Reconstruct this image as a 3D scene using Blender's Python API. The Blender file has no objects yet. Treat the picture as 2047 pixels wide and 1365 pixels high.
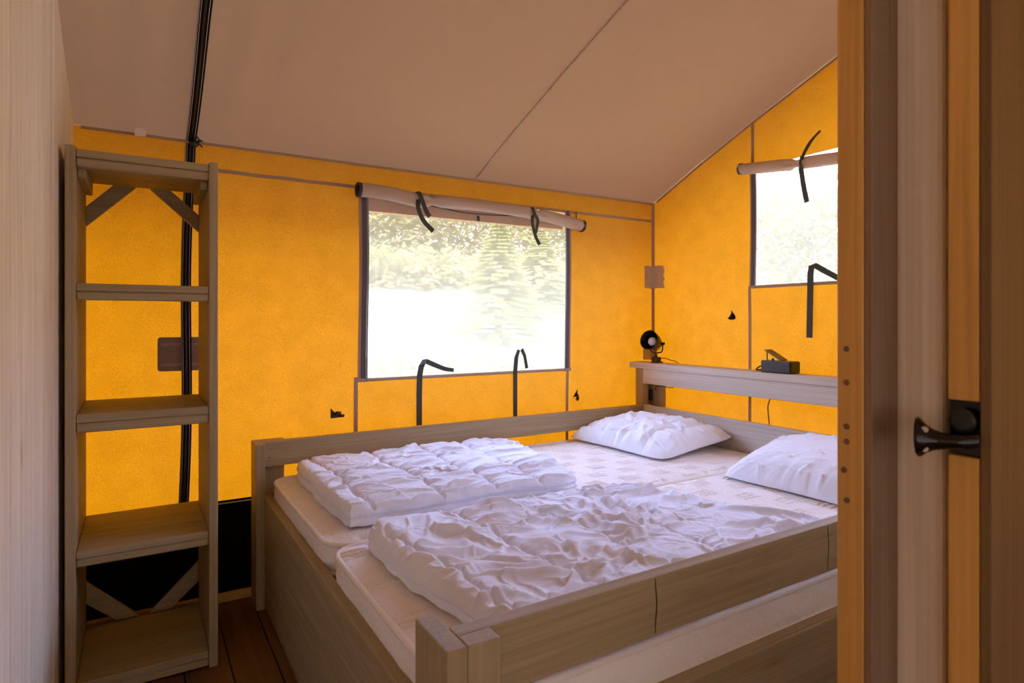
import bpy, bmesh, math, random
import numpy as np
from mathutils import Vector, Matrix

# ------------------------------------------------------------------ camera, sky, exposure
S = bpy.context.scene
C = S.collection
FPX, CX, HOR, EYE = 1215.0, 1023.5, 640.0, 1.25
YAW = math.atan2(3005.0 - CX, FPX)                 # angle between the view axis and +X
FW = (math.cos(YAW), math.sin(YAW)); RT = (math.sin(YAW), -math.cos(YAW))
cam_d = bpy.data.cameras.new('camera'); cam = bpy.data.objects.new('camera', cam_d); C.objects.link(cam)
cam.location = (0, 0, EYE); cam.rotation_euler = (math.pi/2, 0, YAW - math.pi/2)
cam_d.sensor_width = 36.0; cam_d.lens = FPX/2047.0*36.0
cam_d.shift_y = -(682.5 - HOR)/2047.0
cam_d.clip_start = 0.02
cam_d.dof.use_dof = True; cam_d.dof.focus_distance = 2.6; cam_d.dof.aperture_fstop = 7.0
S.camera = cam

W = bpy.data.worlds.new('sky'); S.world = W; W.use_nodes = True
bg = W.node_tree.nodes['Background']
bg.inputs[0].default_value = (0.40, 0.54, 1.0, 1); bg.inputs[1].default_value = 15.5
sd = bpy.data.lights.new('sun', 'SUN'); sun = bpy.data.objects.new('sun', sd); C.objects.link(sun)
sd.energy = 14.0; sd.angle = math.radians(4); sd.color = (1.0, 0.90, 0.74)
sun.rotation_euler = Vector((-.62, -.35, .80)).to_track_quat('Z', 'Y').to_euler()    # high, from behind the camera and to the left
S.view_settings.view_transform = 'Standard'; S.view_settings.look = 'None'
S.view_settings.gamma = 1.0; S.view_settings.exposure = 0.64
S.view_settings.use_curve_mapping = False
S.cycles.max_bounces = 10; S.cycles.diffuse_bounces = 6; S.cycles.transmission_bounces = 6
S.cycles.transparent_max_bounces = 12
S.cycles.sample_clamp_indirect = 12.0

# ------------------------------------------------------------------ measuring helpers (points on real planes)
def ray(u, v):
    k = (u-CX)/FPX
    return (FW[0]+k*RT[0], FW[1]+k*RT[1], (HOR-v)/FPX)
def atz(u, v, z):
    r = ray(u, v); t = (z-EYE)/r[2]; return (r[0]*t, r[1]*t, z)
def aty(u, v, y):
    r = ray(u, v); t = y/r[1]; return (r[0]*t, y, EYE+r[2]*t)
def atx(u, v, x):
    r = ray(u, v); t = x/r[0]; return (x, r[1]*t, EYE+r[2]*t)

# ------------------------------------------------------------------ noise
def _hash(ix, iy, seed):
    h = (ix.astype(np.int64)*374761393 + iy.astype(np.int64)*668265263 + seed*1442695041) & 0xffffffff
    h = ((h ^ (h >> 13))*1274126177) & 0xffffffff
    h = h ^ (h >> 16)
    return (h & 0xffff)/65535.0
def vn(x, y, seed=0):
    x = np.asarray(x, float); y = np.asarray(y, float)
    ix = np.floor(x); iy = np.floor(y); fx = x-ix; fy = y-iy
    fx = fx*fx*fx*(fx*(fx*6-15)+10); fy = fy*fy*fy*(fy*(fy*6-15)+10)
    a = _hash(ix, iy, seed); b = _hash(ix+1, iy, seed); c = _hash(ix, iy+1, seed); d = _hash(ix+1, iy+1, seed)
    return (a*(1-fx)+b*fx)*(1-fy)+(c*(1-fx)+d*fx)*fy
def fbm(x, y, seed=0, oct=3):
    s = 0; a = 1; t = 0
    for k in range(oct):
        s = s + a*vn(x*2**k, y*2**k, seed+k*17); t += a; a *= .5
    return s/t*2-1
def ridge(x, y, seed=0, oct=2):
    s = 0; a = 1; t = 0
    for k in range(oct):
        s = s + a*(1-np.abs(2*vn(x*2**k, y*2**k, seed+k*31)-1))**2; t += a; a *= .5
    return s/t

# ------------------------------------------------------------------ materials
MATS = {}
def newmat(name):
    m = bpy.data.materials.new(name); m.use_nodes = True
    nt = m.node_tree; nt.nodes.clear()
    out = nt.nodes.new('ShaderNodeOutputMaterial')
    MATS[name] = m
    return m, nt, out
def N(nt, t, **kw):
    n = nt.nodes.new(t)
    for k, v in kw.items():
        if k.startswith('i_'):
            n.inputs[k[2:].replace('_', ' ')].default_value = v
        else:
            setattr(n, k, v)
    return n
def L(nt, a, b): nt.links.new(a, b)
def objcoord(nt, scale=(1, 1, 1), rnd=True):
    tc = N(nt, 'ShaderNodeTexCoord'); mp = N(nt, 'ShaderNodeMapping')
    mp.inputs['Scale'].default_value = scale
    if rnd:
        oi = N(nt, 'ShaderNodeObjectInfo'); mu = N(nt, 'ShaderNodeVectorMath', operation='SCALE')
        cb = N(nt, 'ShaderNodeCombineXYZ')
        for i in range(3): L(nt, oi.outputs['Random'], cb.inputs[i])
        L(nt, cb.outputs[0], mu.inputs[0]); mu.inputs['Scale'].default_value = 37.0
        ad = N(nt, 'ShaderNodeVectorMath', operation='ADD')
        L(nt, tc.outputs['Object'], ad.inputs[0]); L(nt, mu.outputs[0], ad.inputs[1])
        L(nt, ad.outputs[0], mp.inputs['Vector'])
    else:
        L(nt, tc.outputs['Object'], mp.inputs['Vector'])
    return mp.outputs[0]
def ramp(nt, fac, stops):
    r = N(nt, 'ShaderNodeValToRGB'); e = r.color_ramp.elements
    while len(e) < len(stops): e.new(0.5)
    for k, (p, c) in enumerate(stops):
        e[k].position = p; e[k].color = (*c, 1) if len(c) == 3 else c
    L(nt, fac, r.inputs[0]); return r.outputs[0]
def mix(nt, fac, a, b, mode='MIX'):
    m = N(nt, 'ShaderNodeMix', data_type='RGBA', blend_type=mode)
    for sock, val in ((m.inputs[0], fac), (m.inputs[6], a), (m.inputs[7], b)):
        if isinstance(val, (int, float)): sock.default_value = val
        elif isinstance(val, tuple): sock.default_value = (*val, 1)
        else: L(nt, val, sock)
    return m.outputs[2]

def wood(name, base, dark, axis='X', rough=0.6, knots=1.0, grain=1.0, spec=.3):
    """whitewashed or raw pine; grain runs along the axis given"""
    m, nt, out = newmat(name)
    s = {'X': (0.55, 14, 14), 'Y': (14, 0.55, 14), 'Z': (14, 14, 0.55)}[axis]
    co = objcoord(nt, s)
    n1 = N(nt, 'ShaderNodeTexNoise'); n1.inputs['Scale'].default_value = 1.2; n1.inputs['Detail'].default_value = 5; n1.inputs['Distortion'].default_value = .7
    L(nt, co, n1.inputs['Vector'])
    s2 = {'X': (1.2, 130, 130), 'Y': (130, 1.2, 130), 'Z': (130, 130, 1.2)}[axis]
    co2 = objcoord(nt, s2)
    n2 = N(nt, 'ShaderNodeTexNoise'); n2.inputs['Scale'].default_value = 1.0; n2.inputs['Detail'].default_value = 3
    L(nt, co2, n2.inputs['Vector'])
    # growth rings: distorted sine of the slow noise
    rm = N(nt, 'ShaderNodeMath', operation='MULTIPLY'); L(nt, n1.outputs[0], rm.inputs[0]); rm.inputs[1].default_value = 38.0
    rs = N(nt, 'ShaderNodeMath', operation='SINE'); L(nt, rm.outputs[0], rs.inputs[0])
    rr = N(nt, 'ShaderNodeMapRange'); rr.inputs[1].default_value = -1; rr.inputs[2].default_value = 1; L(nt, rs.outputs[0], rr.inputs[0])
    col = mix(nt, 0.0, base, base)
    lo = ramp(nt, n1.outputs[0], [(0.35, dark), (0.62, base)])
    fine = ramp(nt, n2.outputs[0], [(0.3, tuple(c*.76 for c in base)), (0.7, tuple(min(1, c*1.07) for c in base))])
    c1 = mix(nt, .55, lo, fine)
    rg = ramp(nt, rr.outputs[0], [(0.0, (.72, .70, .68)), (.5, (1, 1, 1))])
    c2 = mix(nt, .34*grain, c1, rg, 'MULTIPLY')
    # knots
    ks = {'X': (1.7, 7.0, 7.0), 'Y': (7.0, 1.7, 7.0), 'Z': (7.0, 7.0, 1.7)}[axis]
    co3 = objcoord(nt, ks)
    vo = N(nt, 'ShaderNodeTexVoronoi'); vo.inputs['Scale'].default_value = 1.0
    L(nt, co3, vo.inputs['Vector'])
    kf = ramp(nt, vo.outputs['Distance'], [(0.0, (1, 1, 1)), (0.035, (.8, .8, .8)), (0.07, (.2, .2, .2)), (0.11, (0, 0, 0))])
    km = N(nt, 'ShaderNodeMath', operation='MULTIPLY'); L(nt, kf, km.inputs[0]); km.inputs[1].default_value = .75*knots
    c3 = mix(nt, km.outputs[0], c2, tuple(c*.33 for c in dark))
    bs = N(nt, 'ShaderNodeBsdfPrincipled'); L(nt, c3, bs.inputs['Base Color'])
    bs.inputs['Roughness'].default_value = rough; bs.inputs['Specular IOR Level'].default_value = spec
    bp = N(nt, 'ShaderNodeBump'); bp.inputs['Strength'].default_value = .25; bp.inputs['Distance'].default_value = .0012
    L(nt, n2.outputs[0], bp.inputs['Height']); L(nt, bp.outputs[0], bs.inputs['Normal'])
    L(nt, bs.outputs[0], out.inputs[0])
    return m

WB, WD = (.42, .325, .18), (.34, .25, .13)
for ax in 'XYZ': wood('wash_'+ax, WB, WD, ax, knots=.75)
wood('plankwall_Z', (.85, .77, .60), (.74, .64, .49), 'Z', knots=.9, grain=.9)
for ax in 'XYZ': wood('raw_'+ax, (.78, .45, .12), (.62, .30, .07), ax, rough=.45)
wood('pale_lit_Y', (.62, .555, .46), (.48, .41, .32), 'Y', knots=.6, grain=.5)  # paler whitewash on the headboard, with window light put into the colour
wood('grey_Z', (.30, .20, .125), (.24, .155, .09), 'Z', knots=0.0)
wood('light_Z', (.92, .87, .82), (.74, .62, .50), 'Z', knots=.4, grain=.5)
wood('brown_Z', (.20, .12, .055), (.15, .085, .035), 'Z', knots=.7, grain=.5)
wood('deck_Y', (.16, .072, .028), (.08, .036, .016), 'Y', rough=.42, spec=.5)

def canvas(name, refl, trans, frac, weave=520, bump=.3, mott=.14):
    m, nt, out = newmat(name)
    tc = N(nt, 'ShaderNodeTexCoord')
    nz = N(nt, 'ShaderNodeTexNoise'); nz.inputs['Scale'].default_value = 480; nz.inputs['Detail'].default_value = 4
    mp = N(nt, 'ShaderNodeMapping'); mp.inputs['Scale'].default_value = (1, 1, .55)
    L(nt, tc.outputs['Object'], mp.inputs[0]); L(nt, mp.outputs[0], nz.inputs['Vector'])
    nb = N(nt, 'ShaderNodeTexNoise'); nb.inputs['Scale'].default_value = 9; nb.inputs['Detail'].default_value = 3
    L(nt, tc.outputs['Object'], nb.inputs['Vector'])
    va = ramp(nt, nz.outputs[0], [(.3, (1-mott*1.6,)*3), (.7, (1+mott*.4,)*3)])
    vb = ramp(nt, nb.outputs[0], [(.3, (1-mott*.5,)*3), (.7, (1, 1, 1))])
    v = mix(nt, 1.0, va, vb, 'MULTIPLY')
    cr = mix(nt, 1.0, v, refl, 'MULTIPLY'); ct = mix(nt, 1.0, v, trans, 'MULTIPLY')
    d = N(nt, 'ShaderNodeBsdfDiffuse'); L(nt, cr, d.inputs[0])
    t = N(nt, 'ShaderNodeBsdfTranslucent'); L(nt, ct, t.inputs[0])
    bp = N(nt, 'ShaderNodeBump'); bp.inputs['Strength'].default_value = bump; bp.inputs['Distance'].default_value = .0008
    L(nt, nz.outputs[0], bp.inputs['Height']); L(nt, bp.outputs[0], d.inputs['Normal'])
    mx = N(nt, 'ShaderNodeMixShader'); mx.inputs[0].default_value = frac
    L(nt, d.outputs[0], mx.inputs[1]); L(nt, t.outputs[0], mx.inputs[2]); L(nt, mx.outputs[0], out.inputs[0])
    return m
canvas('canvas_ochre', (.55, .36, .07), (.555, .172, .0018), .31, mott=.22)
canvas('canvas_roof', (.315, .18, .085), (.30, .15, .06), .04, mott=.03)
canvas('canvas_band', (.45, .30, .19), (.3, .12, .04), .10, mott=.05)
canvas('canvas_blind', (.66, .50, .38), (.62, .42, .28), .30, mott=.03)
canvas('canvas_fill', (.6, .47, .33), (.80, .62, .42), .40)  # translucent so the unseen front wall sends in warm fill light
canvas('canvas_left', (.42, .30, .18), (.5, .27, .09), .10)

def plain(name, col, rough=.6, metal=0, spec=.5, bumps=0, bscale=200, var=0, coat=0):
    m, nt, out = newmat(name)
    bs = N(nt, 'ShaderNodeBsdfPrincipled'); bs.inputs['Roughness'].default_value = rough
    bs.inputs['Metallic'].default_value = metal; bs.inputs['Specular IOR Level'].default_value = spec
    bs.inputs['Coat Weight'].default_value = coat
    co = objcoord(nt)
    nz = N(nt, 'ShaderNodeTexNoise'); nz.inputs['Scale'].default_value = bscale; nz.inputs['Detail'].default_value = 3
    L(nt, co, nz.inputs['Vector'])
    c = ramp(nt, nz.outputs[0], [(.3, tuple(x*(1-var) for x in col)), (.7, tuple(min(1, x*(1+var)) for x in col))])
    L(nt, c, bs.inputs['Base Color'])
    if bumps:
        bp = N(nt, 'ShaderNodeBump'); bp.inputs['Strength'].default_value = bumps; bp.inputs['Distance'].default_value = .001
        L(nt, nz.outputs[0], bp.inputs['Height']); L(nt, bp.outputs[0], bs.inputs['Normal'])
    L(nt, bs.outputs[0], out.inputs[0]); return m
plain('skirt', (.006, .005, .004), .8, spec=.04, bumps=.2, bscale=60)
plain('webbing', (.045, .05, .038), .75, bumps=.5, bscale=500, var=.2)
plain('zip_black', (.007, .006, .006), .7, spec=.1, bumps=.3, bscale=400)
plain('zip_tape', (.10, .075, .07), .7, bumps=.3, bscale=400, var=.1)
plain('thread', (.55, .50, .45), .6)
plain('zip_teeth', (.20, .19, .20), .4)
plain('black_plastic', (.011, .010, .011), .38, var=.1, bscale=50)
plain('black_gloss', (.004, .003, .004), .16, spec=.35, coat=.15)
plain('dark_metal', (.03, .028, .03), .3, metal=.6)
plain('screw', (.22, .15, .09), .35, metal=.9)
plain('screw_pale', (.45, .45, .42), .45, metal=.3)
plain('bulb', (.86, .87, .92), .25)
plain('white_card', (.80, .74, .70), .6)
plain('hole', (.006, .004, .003), .9)
plain('sheen_brown', (.24, .13, .065), .45, bumps=.4, bscale=30, var=.08)
plain('flap_brown', (.10, .055, .03), .45)
plain('tape_brown', (.50, .37, .25), .35, bumps=.6, bscale=25, var=.10)
plain('linen', (.82, .86, .97), .85, spec=.15, bumps=.06, bscale=900)
plain('linen_pillow', (.86, .90, .97), .85, spec=.15, bumps=.06, bscale=900)
plain('piping', (.88, .82, .74), .7, bumps=.2, bscale=300, spec=.2)
def leafmat(name, refl, trans):
    m, nt, out = newmat(name)
    tc = N(nt, 'ShaderNodeTexCoord'); nz = N(nt, 'ShaderNodeTexNoise'); nz.inputs['Scale'].default_value = 1.2; nz.inputs['Detail'].default_value = 4
    L(nt, tc.outputs['Object'], nz.inputs['Vector']); v = ramp(nt, nz.outputs[0], [(.35, (.72, .76, .7)), (.65, (1.1, 1.05, 1.1))])
    d = N(nt, 'ShaderNodeBsdfDiffuse'); L(nt, mix(nt, 1.0, v, refl, 'MULTIPLY'), d.inputs[0]); t = N(nt, 'ShaderNodeBsdfTranslucent'); L(nt, mix(nt, 1.0, v, trans, 'MULTIPLY'), t.inputs[0])
    mx = N(nt, 'ShaderNodeMixShader'); mx.inputs[0].default_value = .5; L(nt, d.outputs[0], mx.inputs[1]); L(nt, t.outputs[0], mx.inputs[2]); L(nt, mx.outputs[0], out.inputs[0])
leafmat('tree_leaf', (.26, .25, .10), (.34, .34, .10)); leafmat('hedge_leaf', (.20, .17, .07), (.26, .22, .08))
plain('bark', (.16, .11, .08), .9, var=.3, bscale=12)

def grass():
    m, nt, out = newmat('grass')
    bs = N(nt, 'ShaderNodeBsdfPrincipled'); bs.inputs['Roughness'].default_value = .9
    tc = N(nt, 'ShaderNodeTexCoord'); nz = N(nt, 'ShaderNodeTexNoise'); nz.inputs['Scale'].default_value = 3.5; nz.inputs['Detail'].default_value = 8
    L(nt, tc.outputs['Object'], nz.inputs['Vector'])
    L(nt, ramp(nt, nz.outputs[0], [(.35, (.20, .17, .08)), (.65, (.36, .32, .19))]), bs.inputs['Base Color'])
    L(nt, bs.outputs[0], out.inputs[0])
grass()

def screen():
    """insect mesh: part holes, part pale scattering thread"""
    m, nt, out = newmat('insect_mesh')
    tc = N(nt, 'ShaderNodeTexCoord'); nz = N(nt, 'ShaderNodeTexNoise'); nz.inputs['Scale'].default_value = 3; nz.inputs['Detail'].default_value = 4
    L(nt, tc.outputs['Object'], nz.inputs['Vector'])
    tr = N(nt, 'ShaderNodeBsdfTransparent'); t = N(nt, 'ShaderNodeBsdfTranslucent'); t.inputs[0].default_value = (.44, .37, .23, 1)
    d = N(nt, 'ShaderNodeBsdfDiffuse'); d.inputs[0].default_value = (.85, .84, .80, 1)
    m1 = N(nt, 'ShaderNodeMixShader'); m1.inputs[0].default_value = .35; L(nt, t.outputs[0], m1.inputs[1]); L(nt, d.outputs[0], m1.inputs[2])
    m2 = N(nt, 'ShaderNodeMixShader'); mr = N(nt, 'ShaderNodeMapRange'); mr.inputs[3].default_value = .42; mr.inputs[4].default_value = .54
    L(nt, nz.outputs[0], mr.inputs[0]); L(nt, mr.outputs[0], m2.inputs[0])
    L(nt, tr.outputs[0], m2.inputs[1]); L(nt, m1.outputs[0], m2.inputs[2]); L(nt, m2.outputs[0], out.inputs[0])
screen()

def quilted():
    """mattress ticking: embossed rings plus patches of parallel ridges"""
    m, nt, out = newmat('ticking')
    bs = N(nt, 'ShaderNodeBsdfPrincipled'); bs.inputs['Roughness'].default_value = .8; bs.inputs['Specular IOR Level'].default_value = .2
    bs.inputs['Base Color'].default_value = (.88, .84, .80, 1)
    tc = N(nt, 'ShaderNodeTexCoord')
    # rings
    vo = N(nt, 'ShaderNodeTexVoronoi'); vo.inputs['Scale'].default_value = 26; vo.inputs['Randomness'].default_value = .55
    L(nt, tc.outputs['Object'], vo.inputs['Vector'])
    rg = ramp(nt, vo.outputs['Distance'], [(0.22, (1, 1, 1)), (.34, (.0, .0, .0)), (.46, (1, 1, 1))])
    # ridge patches: staggered cells
    hh = N(nt, 'ShaderNodeMath', operation='MULTIPLY'); L(nt, rg, hh.inputs[0]); hh.inputs[1].default_value = .22
    bp = N(nt, 'ShaderNodeBump'); bp.inputs['Strength'].default_value = .9; bp.inputs['Distance'].default_value = .006
    L(nt, hh.outputs[0], bp.inputs['Height']); L(nt, bp.outputs[0], bs.inputs['Normal'])
    L(nt, bs.outputs[0], out.inputs[0])
quilted()

# ------------------------------------------------------------------ object helpers
def wloc(o):
    v = Vector(o.location)
    while o.parent: o = o.parent; v = v + Vector(o.location)
    return v
def tagit(o, label=None, cat=None, group=None, kind=None):
    if label: o['label'] = label
    if cat: o['category'] = cat
    if group: o['group'] = group
    if kind: o['kind'] = kind
    return o
def empty(name, loc, label=None, cat=None, group=None, kind=None, parent=None):
    o = bpy.data.objects.new(name, None); C.objects.link(o); o.empty_display_size = .1
    o.location = Vector(loc) - (wloc(parent) if parent else Vector((0, 0, 0)))
    if parent: o.parent = parent
    return tagit(o, label, cat, group, kind)
def mesh(name, V, Fc, mat, parent=None, smooth=False, origin=None, kind=None):
    V = np.asarray(V, float)
    if origin is None: origin = (V.min(0)+V.max(0))/2
    origin = np.asarray(origin, float)
    me = bpy.data.meshes.new(name)
    me.from_pydata((V-origin).tolist(), [], [tuple(int(i) for i in f) for f in Fc])
    me.materials.append(MATS[mat])
    if smooth: me.polygons.foreach_set('use_smooth', [True]*len(me.polygons))
    me.validate(); me.update()
    o = bpy.data.objects.new(name, me); C.objects.link(o)
    if parent:
        o.parent = parent; o.location = Vector(origin) - wloc(parent)
    else: o.location = origin
    if kind: o['kind'] = kind
    return o
def box(name, a, b, mat, parent=None, bev=.0025, seg=1, kind=None, warp=None):
    a = np.minimum(a, b); b2 = np.maximum(a, b); a = np.array(a, float); b = np.array([max(p, q) for p, q in zip(a, b2)])
    c = (a+b)/2; h = (b-a)/2
    bm = bmesh.new(); bmesh.ops.create_cube(bm, size=2)
    for v in bm.verts: v.co = Vector((v.co[0]*h[0], v.co[1]*h[1], v.co[2]*h[2]))
    if bev: bmesh.ops.bevel(bm, geom=bm.edges[:], offset=min(bev, min(h)*.8), segments=seg, profile=.6, affect='EDGES')
    if warp:
        for v in bm.verts: v.co = Vector(warp(v.co + Vector(c))) - Vector(c)
    me = bpy.data.meshes.new(name); bm.to_mesh(me); bm.free(); me.materials.append(MATS[mat])
    o = bpy.data.objects.new(name, me); C.objects.link(o)
    if parent: o.parent = parent; o.location = Vector(c) - wloc(parent)
    else: o.location = c
    if kind: o['kind'] = kind
    return o
def prism(name, pts, vec, mat, parent=None, bev=.002):
    """closed polygon of 3-D points extruded by vec"""
    pts = [Vector(p) for p in pts]; vec = Vector(vec); n = len(pts)
    bm = bmesh.new(); f = [bm.verts.new(p) for p in pts]; g = [bm.verts.new(p+vec) for p in pts]
    bm.faces.new(f); bm.faces.new(g[::-1])
    for i in range(n): bm.faces.new((f[i], g[i], g[(i+1) % n], f[(i+1) % n]))
    bmesh.ops.recalc_face_normals(bm, faces=bm.faces[:])
    if bev: bmesh.ops.bevel(bm, geom=bm.edges[:], offset=bev, segments=1, affect='EDGES')
    V = [tuple(v.co) for v in bm.verts]; bm.verts.index_update(); F = [[v.index for v in q.verts] for q in bm.faces]; bm.free()
    return mesh(name, V, F, mat, parent)
def gridmesh(P):
    """P: (n,m,3) -> verts, faces"""
    n, m = P.shape[:2]; idx = np.arange(n*m).reshape(n, m)
    F = np.stack([idx[:-1, :-1], idx[1:, :-1], idx[1:, 1:], idx[:-1, 1:]], -1).reshape(-1, 4)
    return P.reshape(-1, 3), F
def joinmf(lst):
    V = []; F = []; k = 0
    for v, f in lst:
        V.append(np.asarray(v, float)); F += [[i+k for i in q] for q in f]; k += len(v)
    return np.concatenate(V), F
def ribbon(path, wdir, w, th=.0016, ndir=None):
    """flat strap along a path; wdir one vector or a list"""
    path = [Vector(p) for p in path]; n = len(path); V = []; F = []
    for i, p in enumerate(path):
        t = (path[min(i+1, n-1)] - path[max(i-1, 0)]).normalized()
        wd = Vector(wdir[i] if isinstance(wdir, list) else wdir).normalized()
        wd = (wd - t*wd.dot(t))
        if wd.length < 1e-5: wd = t.orthogonal()
        wd.normalize(); nn = t.cross(wd).normalized()
        ww = (w[i] if isinstance(w, list) else w)/2
        for a, b in ((-1, -1), (1, -1), (1, 1), (-1, 1)): V.append(tuple(p + wd*a*ww + nn*b*th/2))
    for i in range(n-1):
        for k in range(4):
            F.append((i*4+k, i*4+(k+1) % 4, (i+1)*4+(k+1) % 4, (i+1)*4+k))
    F.append((3, 2, 1, 0)); q = (n-1)*4; F.append((q, q+1, q+2, q+3))
    return np.array(V), F
def smoothpath(P, n=24):
    P = np.array(P, float); m = len(P)
    out = []
    for i in range(m-1):
        p0 = P[max(i-1, 0)]; p1 = P[i]; p2 = P[i+1]; p3 = P[min(i+2, m-1)]
        k = max(2, n//(m-1))
        for t in np.linspace(0, 1, k, endpoint=False):
            out.append(.5*((2*p1)+(-p0+p2)*t+(2*p0-5*p1+4*p2-p3)*t*t+(-p0+3*p1-3*p2+p3)*t**3))
    out.append(P[-1]); return out
def tube(path, r, seg=8):
    path = [Vector(p) for p in path]; n = len(path); V = []; F = []
    ref = Vector((0, 0, 1)); prev = None
    for i, p in enumerate(path):
        t = (path[min(i+1, n-1)] - path[max(i-1, 0)]).normalized()
        a = prev if prev is not None else (t.orthogonal())
        a = (a - t*a.dot(t)).normalized(); prev = a; b = t.cross(a)
        rr = r[i] if isinstance(r, (list, tuple, np.ndarray)) else r
        for k in range(seg):
            q = 2*math.pi*k/seg; V.append(tuple(p + a*rr*math.cos(q) + b*rr*math.sin(q)))
    for i in range(n-1):
        for k in range(seg): F.append((i*seg+k, i*seg+(k+1) % seg, (i+1)*seg+(k+1) % seg, (i+1)*seg+k))
    F.append(tuple(range(seg))[::-1]); F.append(tuple((n-1)*seg+k for k in range(seg)))
    return np.array(V), F
def lathe(prof, origin, axis, seg=32):
    """prof: list of (distance along axis, radius)"""
    ax = Vector(axis).normalized(); a = ax.orthogonal().normalized(); b = ax.cross(a); o = Vector(origin)
    V = []; F = []; n = len(prof)
    for d, r in prof:
        for k in range(seg):
            q = 2*math.pi*k/seg; V.append(tuple(o + ax*d + (a*math.cos(q)+b*math.sin(q))*r))
    for i in range(n-1):
        for k in range(seg): F.append((i*seg+k, i*seg+(k+1) % seg, (i+1)*seg+(k+1) % seg, (i+1)*seg+k))
    return np.array(V), F

# ------------------------------------------------------------------ tent geometry functions
YB = 3.0        # back wall
XR = 2.955      # right wall
XL = -0.222     # face of the plank wall
ZS = 0.43       # top of the dark skirt
def roof_base(y):
    y = np.asarray(y, float)
    ys = [-6, -3.0, -0.6, 0.0, 1.0, 1.725, 2.215, 2.6, 2.8, 2.96, 3.0, 3.6]
    zs = [1.2, 2.1, 3.02, 3.20, 2.86, 2.565, 2.375, 2.215, 2.125, 2.05, 2.035, 1.82]
    return np.interp(y, ys, zs)
def roof_z(x, y):
    x = np.asarray(x, float); y = np.asarray(y, float)
    w = np.clip((3.0-y)/.5, 0, 1)
    fold = .006*np.sin((x-.19)*38+2*y)*np.exp(-((x-.19)/.38)**2)*np.exp(-np.clip(3-y, 0, 9)/1.1)
    sag = -.020*np.sin(np.clip((x+.2)/3.15, 0, 1)*math.pi*2)**2*w
    return roof_base(y) + (fold*2.0 + sag)*w + .005*fbm(x*2.2, y*1.3, 5)*w
def wb_y(x, z):
    x = np.asarray(x, float); z = np.asarray(z, float)
    top = np.clip((2.03-z)/.12, 0, 1)
    f = .014*fbm(x*3.2, z*.8, 11)+.008*np.sin(x*26+z)*np.clip((z-1.4)/.5, 0, 1)*np.clip(1-np.abs(x-.55)/.45, 0, 1)
    hole = np.clip(np.maximum(np.abs(x-1.6)-.66, np.abs(z-1.4)-.47)/.15, 0, 1)
    return YB + f*top*hole*np.clip((z-.0)/.3, 0, 1)
def wr_x(y, z):
    y = np.asarray(y, float); z = np.asarray(z, float)
    f = .008*fbm(y*3.0, z*.8, 23)
    hole = np.clip(np.maximum(np.abs(y-1.6)-.64, np.abs(z-1.78)-.36)/.15, 0, 1)
    return XR + f*hole*np.clip((2.95-y)/.15, 0, 1)
def onB(u, v, d=.004):
    p = aty(u, v, YB); return (p[0], float(wb_y(p[0], p[2]))-d, p[2])
def onR(u, v, d=.004):
    p = atx(u, v, XR); return (float(wr_x(p[1], p[2]))-d, p[1], p[2])
def backline(x0, z0, x1, z1, w, mat, name, parent, d=.004, n=24, th=.002, along='z'):
    pts = []
    for t in np.linspace(0, 1, n):
        x = x0+(x1-x0)*t; z = z0+(z1-z0)*t; pts.append((x, float(wb_y(x, z))-d, z))
    V, F = ribbon(pts, (0, 0, 1) if abs(x1-x0) > abs(z1-z0) else (1, 0, 0), w, th)
    return mesh(name, V, F, mat, parent)
def rightline(y0, z0, y1, z1, w, mat, name, parent, d=.004, n=24, th=.002):
    pts = []
    for t in np.linspace(0, 1, n):
        y = y0+(y1-y0)*t; z = z0+(z1-z0)*t; pts.append((float(wr_x(y, z))-d, y, z))
    V, F = ribbon(pts, (0, 0, 1) if abs(y1-y0) > abs(z1-z0) else (0, 1, 0), w, th)
    return mesh(name, V, F, mat, parent)

W1 = (.945, 2.250, .955, 1.915)      # window 1: x0 x1 z0 z1
W2 = (1.02, 2.215, 1.443, 2.105)     # window 2: y0 y1 z0 z1

# --- walls of canvas
def quadgrid(xs, zs, fn):
    X, Z = np.meshgrid(xs, zs, indexing='ij'); return gridmesh(fn(X, Z))
def lin(a, b, step): return np.linspace(a, b, max(2, int(abs(b-a)/step)+1))
fb = lambda X, Z: np.stack([X, wb_y(X, Z), Z], -1)
parts = [quadgrid(lin(-2.6, W1[0], .03), lin(ZS, 2.035, .04), fb),
         quadgrid(lin(W1[1], XR, .03), lin(ZS, 2.035, .04), fb),
         quadgrid(lin(W1[0], W1[1], .03), lin(ZS, W1[2], .04), fb),
         quadgrid(lin(W1[0], W1[1], .03), lin(W1[3], 2.035, .03), fb)]
V, F = joinmf(parts)
wall_back = mesh('wall_back', V, F, 'canvas_ochre', smooth=True, kind='structure')
V, F = quadgrid(lin(-2.6, XR, .05), lin(0.0, ZS+.012, .05), lambda X, Z: np.stack([X, wb_y(X, Z)-.003-.02*np.clip(1-Z/.4, 0, 1), Z], -1))
mesh('skirt', V, F, 'skirt', wall_back, smooth=True)
backline(-.2, ZS, XR-.02, ZS-.001, .006, 'thread', 'skirt_stitching', wall_back, d=.006, n=40)
for z, w in ((1.917, .016),):
    backline(-.2, z, XR-.004, z-.002, w, 'canvas_band', 'seam', wall_back, n=60)
backline(-.2, 2.028, XR, 2.030, .012, 'canvas_band', 'seam', wall_back, d=.008, n=80)
backline(.922, ZS, .922, W1[2]+.01, .020, 'canvas_band', 'seam', wall_back, d=.005)
backline(2.235, ZS, 2.235, W1[2]+.01, .018, 'canvas_band', 'seam', wall_back, d=.005)

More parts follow.
